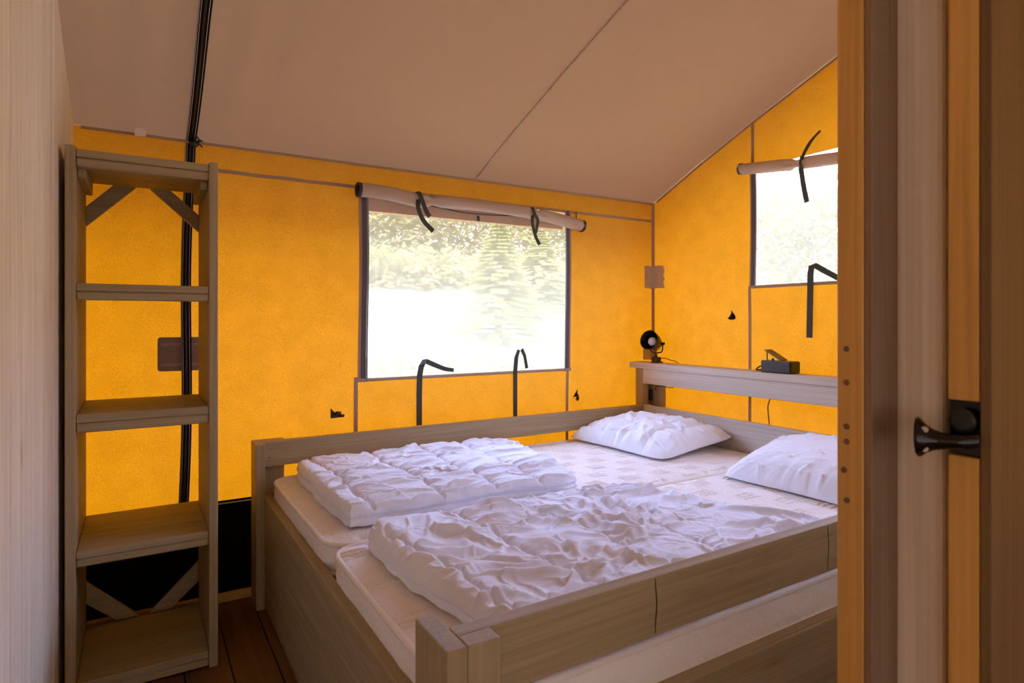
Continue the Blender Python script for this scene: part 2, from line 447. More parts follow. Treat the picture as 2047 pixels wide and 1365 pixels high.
parts = []
def fr(Y, T, z0=None):
    return np.stack([wr_x(Y, T), Y, T], -1)
def toproof(ys, zlo, n):
    Y, T = np.meshgrid(ys, np.linspace(0, 1, n), indexing='ij')
    Z = zlo+(roof_base(Y)-.002-zlo)*T
    return gridmesh(np.stack([wr_x(Y, Z), Y, Z], -1))
parts = [toproof(lin(W2[1], YB, .03), ZS, 50), toproof(lin(-3, W2[0], .1), ZS, 30), toproof(lin(W2[0], W2[1], .03), W2[3], 14),
         quadgrid(lin(W2[0], W2[1], .03), lin(ZS, W2[2], .04), fr)]
V, F = joinmf(parts)
wall_right = mesh('wall_right', V, F, 'canvas_ochre', smooth=True, kind='structure')
V, F = quadgrid(lin(-3, YB, .05), lin(0.0, ZS+.012, .05), lambda Y, Z: np.stack([wr_x(Y, Z)-.003, Y, Z], -1))
mesh('skirt', V, F, 'skirt', wall_right, smooth=True)
rightline(2.235, ZS, 2.235, W2[2], .018, 'canvas_band', 'seam', wall_right)
rightline(2.215, W2[3], 2.215, float(roof_base(2.215))-.01, .018, 'canvas_band', 'seam', wall_right)
pts = [(XR-.006, y, float(roof_base(y))-.012) for y in np.linspace(2.96, 1.2, 40)]
V, F = ribbon(pts, (0, .42, 1), .012, .002); mesh('seam', V, F, 'canvas_band', wall_right)
V, F = ribbon([(XR-.010, YB-.012, z) for z in np.linspace(ZS, 2.03, 30)], (1, -1, 0), .020, .003); mesh('corner_seam', V, F, 'canvas_band', wall_right)

# --- roof
xs = lin(-2.9, 3.4, .045); ys = lin(-4.2, 3.45, .045)
X, Y = np.meshgrid(xs, ys, indexing='ij')
V, F = gridmesh(np.stack([X, Y, roof_z(X, Y)+.001], -1))
ceiling = mesh('ceiling', V, F, 'canvas_roof', smooth=True, kind='structure')
pts = [(1.594+.055*(3-y)/1.15, y, float(roof_z(1.594+.055*(3-y)/1.15, y))-.004) for y in np.linspace(2.985, .2, 60)]
V, F = ribbon(pts, (1, 0, 0), .007, .003); mesh('seam', V, F, 'canvas_band', ceiling)
# outer walls of the room next door; unseen front one added as warm fill
V, F = quadgrid(lin(-2.6, XR, .1), lin(0, 2.1, .1), lambda X, Z: np.stack([X, np.full_like(X, -3.0), Z], -1))
mesh('wall_front_fill', V, F, 'canvas_fill', kind='structure')
V, F = quadgrid(lin(-3, YB, .2), np.array([0., 1.]), lambda Y, T: np.stack([np.full_like(Y, -2.6), Y, T*roof_base(Y)], -1))
mesh('wall_left_outer', V, F, 'canvas_left', kind='structure')

# --- plank wall on the left
wall_left = empty('wall_left', (XL, 1.7, 0), kind='structure')
random.seed(4)
js = [.50, .72, .935, 1.15, 1.365, 1.58, 1.72, 1.87, 2.09, 2.31, 2.53, 2.75, 2.972]
for a, b in zip(js[:-1], js[1:]):
    d = random.uniform(0, .0025)
    a0, b0 = a+.005, b-.005
    pts = [(XL-d, a0, 0.0), (XL-d, b0, 0.0), (XL-d, b0, float(roof_base(b0))-.012), (XL-d, a0, float(roof_base(a0))-.012)]
    prism('plank', pts, (-.018, 0, 0), 'plankwall_Z', wall_left, bev=.004)
prism('backing_board', [(XL-.0195, .5, 0), (XL-.0195, 2.97, 0), (XL-.0195, 2.97, float(roof_base(2.97))-.02), (XL-.0195, .5, float(roof_base(.5))-.02)], (-.001, 0, 0), 'brown_Z', wall_left, bev=0)
for z in (.4, 1.2, 1.95):
    box('rail', (XL-.065, .5, z), (XL-.021, 2.97, z+.06), 'raw_Y', wall_left)

# --- floor
floor = empty('floor', (1.2, 0, 0), kind='structure')
x = .4295-.147*20
k = 0
while x < 3.1:
    y0, y1 = -3.2, 3.02
    cut = [y0, y0+1.1+(k*0.77) % 1.7, y1-.9-(k*.53) % 1.3, y1]
    for a, b in zip(cut[:-1], cut[1:]):
        box('floor_plank', (x+.0018, a+.001, -.022), (x+.1452, b-.001, -.0005*random.random()), 'deck_Y', floor, bev=.002)
    x += .147; k += 1
box('subfloor', (-2.7, -3.2, -.06), (3.1, 3.02, -.024), 'hole', floor, bev=0)
box('baseboard_back', (-2.6, 2.958, 0.001), (2.95, 2.978, .040), 'raw_X', kind='structure')

# ------------------------------------------------------------------ windows
def window1():
    w = empty('window_1', ((W1[0]+W1[1])/2, YB, W1[2]), kind='structure')
    x0, x1, z0, z1 = W1
    X, Z = np.meshgrid(lin(x0, x1, .02), lin(z0, z1, .02), indexing='ij')
    d = .012*np.sin((X-x0)/(x1-x0)*math.pi)*np.sin((Z-z0)/(z1-z0)*math.pi)*fbm(X*5+Z*2, Z*3-X, 41)
    V, F = gridmesh(np.stack([X, YB+.006+d, Z], -1)); mesh('mesh_screen', V, F, 'insect_mesh', w, smooth=True)
    # left: brown facing, dark zip, teeth ; right likewise
    for nm, xa, xb, mt, dd in (('zip_facing', .936, .950, 'canvas_band', .004), ('zip_tape', .950, .976, 'zip_tape', .005), ('zip_teeth', .976, .984, 'zip_teeth', .009),
                               ('zip_teeth', 2.214, 2.222, 'zip_teeth', .009), ('zip_tape', 2.222, 2.248, 'zip_tape', .005), ('zip_facing', 2.248, 2.260, 'canvas_band', .004)):
        xm = (xa+xb)/2
        pts = [(xm+.004*math.sin(z*5), YB-dd, z) for z in np.linspace(z0-.015, z1+.005, 40)]
        V, F = ribbon(pts, (1, 0, 0), xb-xa, .003); mesh(nm, V, F, mt, w)
    V, F = ribbon([(x, YB-.006, z0-.006) for x in np.linspace(.93, 2.262, 30)], (0, 0, 1), .016, .003); mesh('sill_binding', V, F, 'canvas_band', w)
    V, F = ribbon([(x, YB-.006, z0-.004) for x in np.linspace(.93, 2.262, 60)], (0, 0, 1), .0016, .0045); mesh('stitching', V, F, 'thread', w)
window1()
def window2():
    w = empty('window_2', (XR, (W2[0]+W2[1])/2, W2[2]), kind='structure')
    y0, y1, z0, z1 = W2
    Y, Z = np.meshgrid(lin(y0, y1, .02), lin(z0, z1, .01), indexing='ij')
    d = .006*fbm(Y*2, Z*14, 43)*np.clip((Z-1.9)/.2, 0, 1)
    V, F = gridmesh(np.stack([XR+.006+d, Y, Z], -1)); mesh('mesh_screen', V, F, 'insect_mesh', w, smooth=True)
    for nm, a, b, mt, dd in (('zip_facing', 2.222, 2.232, 'canvas_band', .004), ('zip_tape', 2.196, 2.222, 'zip_tape', .005), ('zip_teeth', 2.188, 2.196, 'zip_teeth', .009)):
        V, F = ribbon([(XR-dd, (a+b)/2+.003*math.sin(z*6), z) for z in np.linspace(z0-.012, z1, 30)], (0, 1, 0), b-a, .003); mesh(nm, V, F, mt, w)
    V, F = ribbon([(XR-.006, y, z0-.006) for y in np.linspace(1.0, 2.232, 30)], (0, 0, 1), .016, .003); mesh('sill_binding', V, F, 'canvas_band', w)
window2()

# ------------------------------------------------------------------ long black zipper up the back wall and the roof
zp = empty('zipper', (.165, YB, .43), 'long black zipper strip with pale stitching behind the shelf unit and up the roof', 'zipper')
def zwall(t):      # path
    z = .44+(2.02-.44)*t
    return .163+.024*t+.006*math.sin(t*7), z
def zstrip(off, w, mt, name, dd):
    pts = []
    for t in np.linspace(0, 1, 50):
        x, z = zwall(t); pts.append((x+off, float(wb_y(x, z))-dd, z))
    V1, F1 = ribbon(pts, (1, 0, 0), w, .003)
    pts = []
    for y in np.linspace(2.985, .3, 70):
        x = .188+.010*(2.985-y)+off+.004*math.sin(y*5); pts.append((x, y, float(roof_z(x, y))-dd-.003))
    V2, F2 = ribbon(pts, (1, 0, 0), w, .003)
    V, F = joinmf([(V1, F1), (V2, F2)]); mesh(name, V, F, mt, zp)
zstrip(0, .040, 'zip_black', 'tape', .008)
zstrip(-.0125, .0018, 'thread', 'stitch_line', .0105); zstrip(.0125, .0018, 'thread', 'stitch_line', .0105); zstrip(-.018, .0015, 'thread', 'stitch_line', .0105)
zstrip(0, .008, 'black_plastic', 'coil', .011)
V, F = joinmf([lathe([(-.012, .001), (-.012, .010), (.006, .014), (.020, .006), (.020, .001)], (.197, 2.97, 2.018), (.5, -.3, .2), 10),
               tube([(.215, 2.968, 2.045), (.222, 2.955, 2.03), (.215, 2.95, 2.005), (.200, 2.955, 1.995)], .004, 6),
               ribbon(smoothpath([(.235, 2.975, 2.035), (.215, 2.957, 2.022), (.235, 2.965, 2.004)]), (0, .4, 1), .008, .002)])
mesh('slider', V, F, 'black_plastic', zp)
# reinforcement patch behind the zipper
def rrect(c0, c1, r, n=5):
    (a, b), (c, d) = c0, c1; pts = []
    for cx, cy, q in ((c-r, d-r, 0), (a+r, d-r, 90), (a+r, b+r, 180), (c-r, b+r, 270)):
        for k in range(n+1):
            t = math.radians(q+90*k/n); pts.append((cx+r*math.cos(t), cy+r*math.sin(t)))
    return pts
pt = empty('reinforcement_patch', (.13, YB, 1.1), 'brown stitched rectangular patch with rounded corners behind the long black zipper', 'patch')
pl = rrect((.066, 1.031), (.265, 1.177), .012)
prism('patch_cloth', [(x, float(wb_y(x, z))-.0045, z) for x, z in pl], (0, -.0015, 0), 'sheen_brown', pt, bev=0)
for z in (1.142, 1.148, 1.056, 1.062):
    V, F = ribbon([(x, float(wb_y(x, z))-.0065, z) for x in np.linspace(.080, .25, 14)], (0, 0, 1), .0012, .001)
    mesh('stitch_line', V, F, 'thread', pt)
# white tag at the eave
a = onB(271, 259); b = onB(290, 277)
V, F = ribbon([(.003, 2.965, 2.050), (.003, 2.962, 2.038), (.004, 2.966, 2.016)], (1, 0, 0), .040, .002)
tagit(mesh('tag', V, F, 'white_card'), 'small white square tag hanging from the roof seam above the shelf unit', 'tag')

# tape patches in the corner
def cornertape(name, z0, z1, ya, xa, label):
    t = empty(name, (XR-.01, YB-.01, z0), label, 'patch')
    rows = np.linspace(z0, z1, 12); P = []
    for j, z in enumerate(rows):
        r = []
        wob = .004*math.sin(j*1.7)
        path = [(xa+wob, YB-.007), (xa+(XR-xa)*.5, YB-.009), (XR-.034, YB-.012), (XR-.014, YB-.034), (XR-.010, (YB+ya)/2), (XR-.008, ya-wob*2)]
        for i, (x, y) in enumerate(path): r.append((x, y, z+.003*math.sin(i*2.1)))
        P.append(r)
    P = np.array(P); V, F = gridmesh(P); mesh('tape', V, F, 'tape_brown', t)
    for z in (z0+.012, z1-.012):
        V, F = ribbon([(xa+.01, YB-.010, z), (XR-.036, YB-.014, z)], (0, 0, 1), .0012, .001); mesh('stitch_line', V, F, 'thread', t)
cornertape('corner_patch', 1.462, 1.612, 2.890, 2.872, 'crinkled brown patch wrapped over the corner seam, level with the window')
cornertape('corner_patch', .985, 1.075, 2.955, 2.860, 'small brown patch in the corner just above the headboard, under the lamp')

# ------------------------------------------------------------------ rolled blinds
def roll_mesh(path, rad, seg=28, pinch=(), lump=.002, seed=3, flat=1.0):
    V = []; n = len(path); path = [Vector(p) for p in path]; F = []
    L0 = 0; acc = [0]
    for i in range(1, n): acc.append(acc[-1]+(path[i]-path[i-1]).length)
    for i, p in enumerate(path):
        t = (path[min(i+1, n-1)]-path[max(i-1, 0)]).normalized(); up = Vector((0, 0, 1)); up = (up-t*up.dot(t)).normalized(); sd_ = t.cross(up)
        pf = 0
        for q, w in pinch: pf = max(pf, math.exp(-((acc[i]-q*acc[-1])/w)**2))
        for k in range(seg):
            a = 2*math.pi*k/seg
            r = rad*(1-.42*pf)
            r += rad*.22*math.sqrt(pf)*(1-pf)*2*math.sin(a*5+i*.12) + lump*math.sin(a*3+acc[i]*9+seed)+lump*.8*math.sin(a*2-acc[i]*5)
            V.append(tuple(p+up*math.sin(a)*r+sd_*math.cos(a)*r))
    for i in range(n-1):
        for k in range(seg): F.append((i*seg+k, i*seg+(k+1) % seg, (i+1)*seg+(k+1) % seg, (i+1)*seg+k))
    return np.array(V), F
def spiral_end(c, axis, rad, turns=3.2):
    ax = Vector(axis).normalized(); a = Vector((0, 0, 1)); b = ax.cross(a); pts = []
    for t in np.linspace(0, turns*2*math.pi, 60):
        r = rad*(1-.8*t/(turns*2*math.pi)); pts.append(tuple(Vector(c)+(a*math.cos(t)+b*math.sin(t))*r))
    return ribbon(pts, ax, .010, .003)
def webstrap(pts, name, parent, w=.026, wd=(1, 0, 0), n=20, th=.002):
    V, F = ribbon(smoothpath(pts, n), wd, w, th); return mesh(name, V, F, 'webbing', parent)

# blind over window 1
bl = empty('rolled_blind', (1.6, 2.95, 1.9), 'beige blind rolled up above the large window, tied by two dark straps', 'blind')
yb = 2.958
ctl = [aty(716, 379, yb), aty(780, 388, yb), aty(838, 400, yb), aty(900, 404, yb), aty(980, 414, yb), aty(1066, 426, yb), aty(1110, 436, yb), aty(1164, 452, yb)]
path = smoothpath(ctl, 130)
V, F = roll_mesh(path, .034, pinch=((.285, .035), (.757, .03)), lump=.0022)
mesh('roll', V, F, 'canvas_blind', bl, smooth=True)
for c, nx_, nm in ((path[0], -1, 'end_binding'), (path[-1], 1, 'end_binding')):
    ax = Vector(path[1])-Vector(path[0]) if nx_ < 0 else Vector(path[-1])-Vector(path[-2]); ax.normalize(); ax = ax*nx_
    V, F = joinmf([lathe([(-.012, .0345), (-.012, .037), (.004, .037), (.004, .030), (-.002, .002)], c, ax, 24), spiral_end(Vector(c)+ax*.002, ax, .033)])
    mesh(nm, V, F, 'black_plastic', bl)
# loose lower lip of the blind
lip = [aty(u, v, 2.965) for u, v in ((822, 404), (870, 413), (930, 425), (990, 430), (1056, 431))]
V, F = ribbon(smoothpath(lip, 40), (0, 0, 1), .007, .004); mesh('hem_binding', V, F, 'zip_tape', bl)
V, F = ribbon([(x, YB-.003, 1.845) for x in np.linspace(W1[0]+.04, W1[1]-.05, 30)], (0, 0, 1), .085, .001); mesh('top_band', V, F, 'canvas_blind', bl)
for P_, nm in (([(832, 384), (838, 386), (843, 398), (848, 412), (853, 424), (859, 433)], 'tie_strap'), ([(841, 392), (836, 404), (837, 420), (846, 440), (856, 452), (866, 462)], 'tie_strap')):
    ys_ = [yb-.02, yb-.036, yb-.040, yb-.036, yb-.030, yb-.02]
    webstrap([aty(u, v, y) for (u, v), y in zip(P_, ys_)], nm, bl, .024, (1, 0, .35), 30)
for P_ in ([(1060, 414), (1065, 416), (1069, 428), (1075, 440), (1073, 455), (1071, 466)], [(1066, 424), (1064, 440), (1066, 455), (1070, 470), (1074, 480), (1079, 489)]):
    ys_ = [yb-.02, yb-.036, yb-.040, yb-.036, yb-.030, yb-.02]
    webstrap([aty(u, v, y) for (u, v), y in zip(P_, ys_)], 'tie_strap', bl, .020, (1, 0, .1), 30)
webstrap([aty(954, 432, YB-.01), aty(957, 436, YB-.012), aty(955, 442, YB-.01)], 'hanging_tab', bl, .016, (1, 0, 0), 4)
webstrap([aty(1152, 424, YB-.01), aty(1152, 442, YB-.01)], 'end_strap', bl, .008, (1, 0, 0), 4)

# blind over window 2
b2 = empty('rolled_blind', (XR-.05, 1.8, 2.08), 'beige blind rolled up above the smaller window beside the door post', 'blind')
xb_ = XR-.045
ctl = [atx(1481, 338, xb_), atx(1540, 333, xb_), atx(1600, 327, xb_), atx(1650, 319, xb_), atx(1690, 312, xb_)]
ctl += [(xb_, 1.35, ctl[-1][2]+.005), (xb_, .98, ctl[-1][2]+.0)]
path = smoothpath(ctl, 130)
V, F = roll_mesh(path, .030, pinch=((.27, .03),), lump=.002, seed=7)
mesh('roll', V, F, 'canvas_blind', b2, smooth=True)
ax = (Vector(path[0])-Vector(path[1])).normalized()
V, F = joinmf([lathe([(-.006, .0305), (-.006, .0325), (.003, .0325), (.003, .027), (-.002, .002)], path[0], ax, 24), spiral_end(Vector(path[0])+ax*.002, ax, .028)])
mesh('end_binding', V, F, 'black_plastic', b2)
webstrap([atx(1640, 261, XR-.015), atx(1622, 281, XR-.03), atx(1609, 303, XR-.05), atx(1602, 320, XR-.080)], 'tie_strap', b2, .026, (0, 1, -.5), 24)
webstrap([atx(1602, 312, XR-.078), atx(1600, 325, XR-.084), atx(1602, 337, XR-.076)], 'tie_knot', b2, .014, (0, 1, 0), 10)
webstrap([atx(1601, 334, XR-.078), atx(1604, 356, XR-.06), atx(1608, 380, XR-.04), atx(1613, 404, XR-.03)], 'tie_strap', b2, .026, (0, 1, 0), 24)

# ------------------------------------------------------------------ straps below the windows
def sillstrap(label, pts, name='hanging_strap', wd=(1, 0, 0), w=.030):
    V, F = ribbon(pts, wd, w, .002); o = mesh(name, V, F, 'webbing'); tagit(o, label, 'strap', 'straps below the windows'); return o
def B(u, v, y): return aty(u, v, y)
st = [B(838, 850, YB-.010), B(838, 790, YB-.011), B(839, 750, YB-.012), B(842, 733, YB-.016), B(848, 722, YB-.020)]
wd = [(1, 0, 0), (1, 0, 0), (1, 0, .05), (1, 0, .25), (.6, 0, .9)]
st += [B(852, 722, YB-.024), B(868, 729, YB-.020), B(888, 737, YB-.018), B(907, 740, YB-.018)]; wd += [(.3, 0, 1), (-.2, 0, 1), (-.15, 0, 1), (-.1, 0, 1)]
V, F = ribbon(st, wd, [.031]*4+[.03, .026, .026, .023, .020], .002)
tagit(mesh('hanging_strap', V, F, 'webbing'), 'dark green webbing strap under the large window, its end folded over to the right', 'strap', 'webbing straps sewn below the windows')
st = [B(1030, 832, YB-.010), B(1030, 780, YB-.011), B(1030, 740, YB-.012), B(1032, 715, YB-.016), B(1037, 700, YB-.022)]
wd = [(1, 0, 0)]*4+[(1, 0, .4)]
st += [B(1043, 698, YB-.026), B(1049, 712, YB-.02), B(1053, 736, YB-.018)]; wd += [(1, 0, -.6), (1, 0, -.1), (1, 0, 0)]
V, F = ribbon(st, wd, [.027]*4+[.022, .022, .020, .020], .002)
tagit(mesh('hanging_strap', V, F, 'webbing'), 'dark green strap under the large window, looped like a hook, nearer the corner', 'strap', 'webbing straps sewn below the windows')
def Rr(u, v, d): return atx(u, v, XR-d)
st = [Rr(1618, 675, .010), Rr(1619, 620, .011), Rr(1620, 575, .012), Rr(1620, 550, .018), Rr(1622, 534, .024), Rr(1630, 531, .028), Rr(1650, 542, .022), Rr(1674, 555, .018), Rr(1690, 563, .018)]
wd = [(0, 1, 0)]*4+[(0, 1, -.4), (0, .3, 1), (0, .3, 1), (0, .3, 1), (0, .3, 1)]
V, F = ribbon(st, wd, [.033]*4+[.030, .028, .028, .026, .026], .002)
tagit(mesh('hanging_strap', V, F, 'webbing'), 'dark green webbing strap under the smaller window, folded over towards the door post', 'strap', 'webbing straps sewn below the windows')

# ------------------------------------------------------------------ toggles on the walls
def toggle(label, c, ex, n, tri, body):
    """c centre on wall, ex in-wall horizontal, n into the room; tri: three (h,z) corners; body: list of (h,z,r)"""
    c = Vector(c); ex = Vector(ex); n = Vector(n)
    t = empty('toggle', c, label, 'hook', 'toggles on the canvas walls')
    P = [c+ex*h+Vector((0, 0, z))+n*.003 for h, z in tri]
    prism('base_plate', P, n*.004, 'dark_metal', t, bev=.001)
    pts = [c+ex*h+Vector((0, 0, z))+n*(.012+.008*math.sin(k*1.1)) for k, (h, z, r) in enumerate(body)]
    V, F = tube(pts, [r for _, _, r in body], 10); mesh('hook', V, F, 'black_gloss', t, smooth=True)
toggle('black toggle on the back wall, left of the large window and lowest', onB(669, 826, 0), (1, 0, 0), (0, -1, 0),
       [(-.022, -.022), (-.022, .028), (.014, -.012), (.012, -.022)], [(-.012, -.008, .006), (.006, .002, .011), (.020, .004, .008), (.018, -.012, .009), (.042, -.014, .008), (.046, -.016, .004)])
toggle('black toggle on the back wall between the large window and the corner', onB(1151, 790, 0), (1, 0, 0), (0, -1, 0),
       [(-.022, -.010), (.012, .038), (.012, -.005), (-.004, -.008)], [(.004, .010, .005), (.002, -.004, .008), (-.004, -.020, .005), (.006, -.026, .009), (.018, -.016, .007), (.022, -.012, .003)])
toggle('black toggle on the right wall above the headboard, left of the smaller window', onR(1464, 629, 0), (0, -1, 0), (-1, 0, 0),
       [(-.012, -.022), (-.006, .028), (.022, -.008), (.022, -.018)], [(.002, .006, .005), (.006, -.008, .008), (-.016, -.022, .004), (-.006, -.024, .007), (.014, -.022, .007), (.024, -.016, .003)])
cs = [onB(738, 748, -.0), ]

# ------------------------------------------------------------------ shelf unit
BX0, BX1, BY0, BY1, BH = -.206, .243, 2.430, 2.895, 1.820
sh = empty('shelf_unit', ((BX0+BX1)/2, (BY0+BY1)/2, 0), 'tall open shelf unit of whitewashed pine with five shelves standing against the back wall', 'shelf')
box('side_panel', (BX0, BY0, 0), (BX0+.029, BY1, BH), 'wash_Z', sh)
box('side_panel', (BX1-.029, BY0, 0), (BX1, BY1, BH), 'wash_Z', sh)
xa, xb = BX0+.0295, BX1-.0295
for k, (zt, zm, zb) in enumerate(((1.811, 1.784, 1.755), (1.3715, 1.345, 1.317), (.940, .912, .880), (.491, .466, .440), (.060, .034, .006))):
    f = BY0+.004
    if k == 1:
        box('shelf_board', (xa, f, zm+.0005), (xb, BY1-.01, zt), 'wash_X', sh); box('shelf_batten', (xa, f, zb), (xb, f+.05, zm-.0005), 'wash_X', sh, bev=.004)
    else:
        d = (BY1-.012-f)/3
        for j in range(3):
            box('shelf_board', (xa, f+j*d+.0006, zm+.0005), (xb, f+(j+1)*d-.0006, zt-(0 if j == 0 else .0008*j)), 'wash_X', sh)
        box('shelf_batten', (xa, f+.0015, zb), (xb, f+.05, zm-.0005), 'wash_X', sh, bev=.004)
box('cleat', (xa, BY0+.06, 1.728), (xa+.024, BY1-.06, 1.783), 'wash_Y', sh)
box('cleat', (xb-.024, BY0+.06, 1.728), (xb, BY1-.06, 1.783), 'wash_Y', sh)
yb0, yb1 = BY1-.022, BY1-.004
def brace(P): prism('brace', [(x, yb0, z) for x, z in P], (0, yb1-yb0, 0), 'wash_X', sh, bev=.0015)
def zr(pts): return [(aty(u, v, yb0)[0], aty(u, v, yb0)[2]) for u, v in pts]
q = zr([(165, 412), (165, 452), (272, 366), (226, 361)]); q[2] = (q[2][0], 1.783); q[3] = (q[3][0], 1.783); q[0] = (xa, q[0][1]); q[1] = (xa, q[1][1]); brace(q)
q = zr([(300, 370), (342, 374), (396, 430), (396, 464)]); q[0] = (q[0][0], 1.783); q[1] = (q[1][0], 1.783); q[2] = (xb, q[2][1]); q[3] = (xb, q[3][1]); brace([q[0], q[1], q[2], q[3]])
q = zr([(166, 1165), (166, 1209), (233, 1245), (278, 1232)]); q[0] = (xa, q[0][1]); q[1] = (xa, q[1][1]); q[2] = (q[2][0], .061); q[3] = (q[3][0], .061); brace(q)
q = zr([(396, 1122), (396, 1162), (342, 1222), (298, 1229)]); q[0] = (xb, q[0][1]); q[1] = (xb, q[1][1]); q[2] = (q[2][0], .061); q[3] = (q[3][0], .061); brace(q)

# ------------------------------------------------------------------ bed
bed = empty('bed', (1.6, 1.88, 0), 'large double bed frame of whitewashed pine with low side rails and a shelf headboard', 'bed')
PT = .713
X0 = .423; NY = .889; FY = 2.932
# corner posts at the foot: two boards each, L-shaped in plan
def crest(a, b, mat='wash_Z'): return box('post_board', a, b, mat, bed, bev=.003, seg=2)
crest((X0, NY, 0), (X0+.037, NY+.135, PT)); crest((X0+.0375, NY, 0), (X0+.100, NY+.040, PT))
crest((X0+.004, FY-.135, 0), (X0+.041, FY, PT)); crest((X0+.0415, FY-.040, 0), (X0+.138, FY, PT))
# head posts
crest((2.755, NY, 0), (2.855, NY+.040, .942)); crest((2.800, FY-.030, 0), (2.840, FY+.055, .942))
crest((2.842, 2.80, 0), (2.872, 2.945, .942)); crest((2.842, .93, 0), (2.872, 1.07, .942))
# top rails
def bow(co):
    t = (co[0]-.46)/2.3; return (co[0], co[1], co[2]+.006*math.sin(t*math.pi)*(1 if co[1] > 2 else 0))
box('side_rail', (X0+.0375, NY+.0405, PT-.125), (2.755, NY+.0755, PT-.0005), 'wash_X', bed, bev=.003, seg=2)
box('side_rail', (X0+.0415, 2.850, PT-.110), (2.800, 2.8915, PT-.0005), 'wash_X', bed, bev=.003, seg=2)
# low side boards and foot panel
box('side_board', (X0+.0375, NY+.0405, .012), (2.755, NY+.075, .462), 'wash_X', bed)
box('side_board', (X0+.0415, 2.853, .05), (2.800, 2.8915, .462), 'wash_X', bed)
box('foot_board', (.462, NY+.077, .010), (.496, 2.851, .484), 'wash_Y', bed)
# head boards
box('head_board', (2.722, NY+.077, .46), (2.752, 2.849, PT+.002), 'pale_lit_Y', bed)
box('headboard_panel', (2.752, NY+.042, .846), (2.780, 2.884, .942), 'pale_lit_Y', bed)
box('headboard_shelf', (2.735, NY-.01, .9425), (2.862, 2.988, .980), 'pale_lit_Y', bed, bev=.003, seg=2)
box('headboard_end', (2.755, 2.884, .30), (2.799, 2.955, .942), 'wash_Z', bed)
for k in range(14):
    xx = .56+k*.155; box('slat', (xx, NY+.09, .425), (xx+.07, 2.845, .443), 'wash_Y', bed, bev=.001)
box('ledger', (.50, NY+.0755, .36), (2.72, NY+.10, .424), 'wash_X', bed); box('ledger', (.50, 2.828, .36), (2.72, 2.8525, .424), 'wash_X', bed)
box('centre_beam', (.50, 1.85, .33), (2.72, 1.89, .424), 'wash_X', bed)
box('beam_foot', (1.58, 1.85, .0), (1.62, 1.89, .33), 'wash_Z', bed)
# screw heads and knots
for (px, py) in ((541, 898), (538, 915)):
    p = aty(px, py, 2.850); V, F = lathe([(-.001, .0001), (.0012, .004), (-.001, .0045)], (p[0], 2.849, p[2]), (0, -1, 0), 10); mesh('screw', V, F, 'screw', bed)

for u, w_ in ((1311, .0013), (1655, .0007)):
    p = aty(u, 1120, NY+.0405); y_ = NY+.0395
    V, F = ribbon([(p[0]+.002*math.sin(z*60), y_, z) for z in np.linspace(PT-.004, PT-.12, 12)], (1, 0, 0), [w_*(.5+math.sin(math.pi*i/11)) for i in range(12)], .001); mesh('wood_crack', V, F, 'hole', bed)
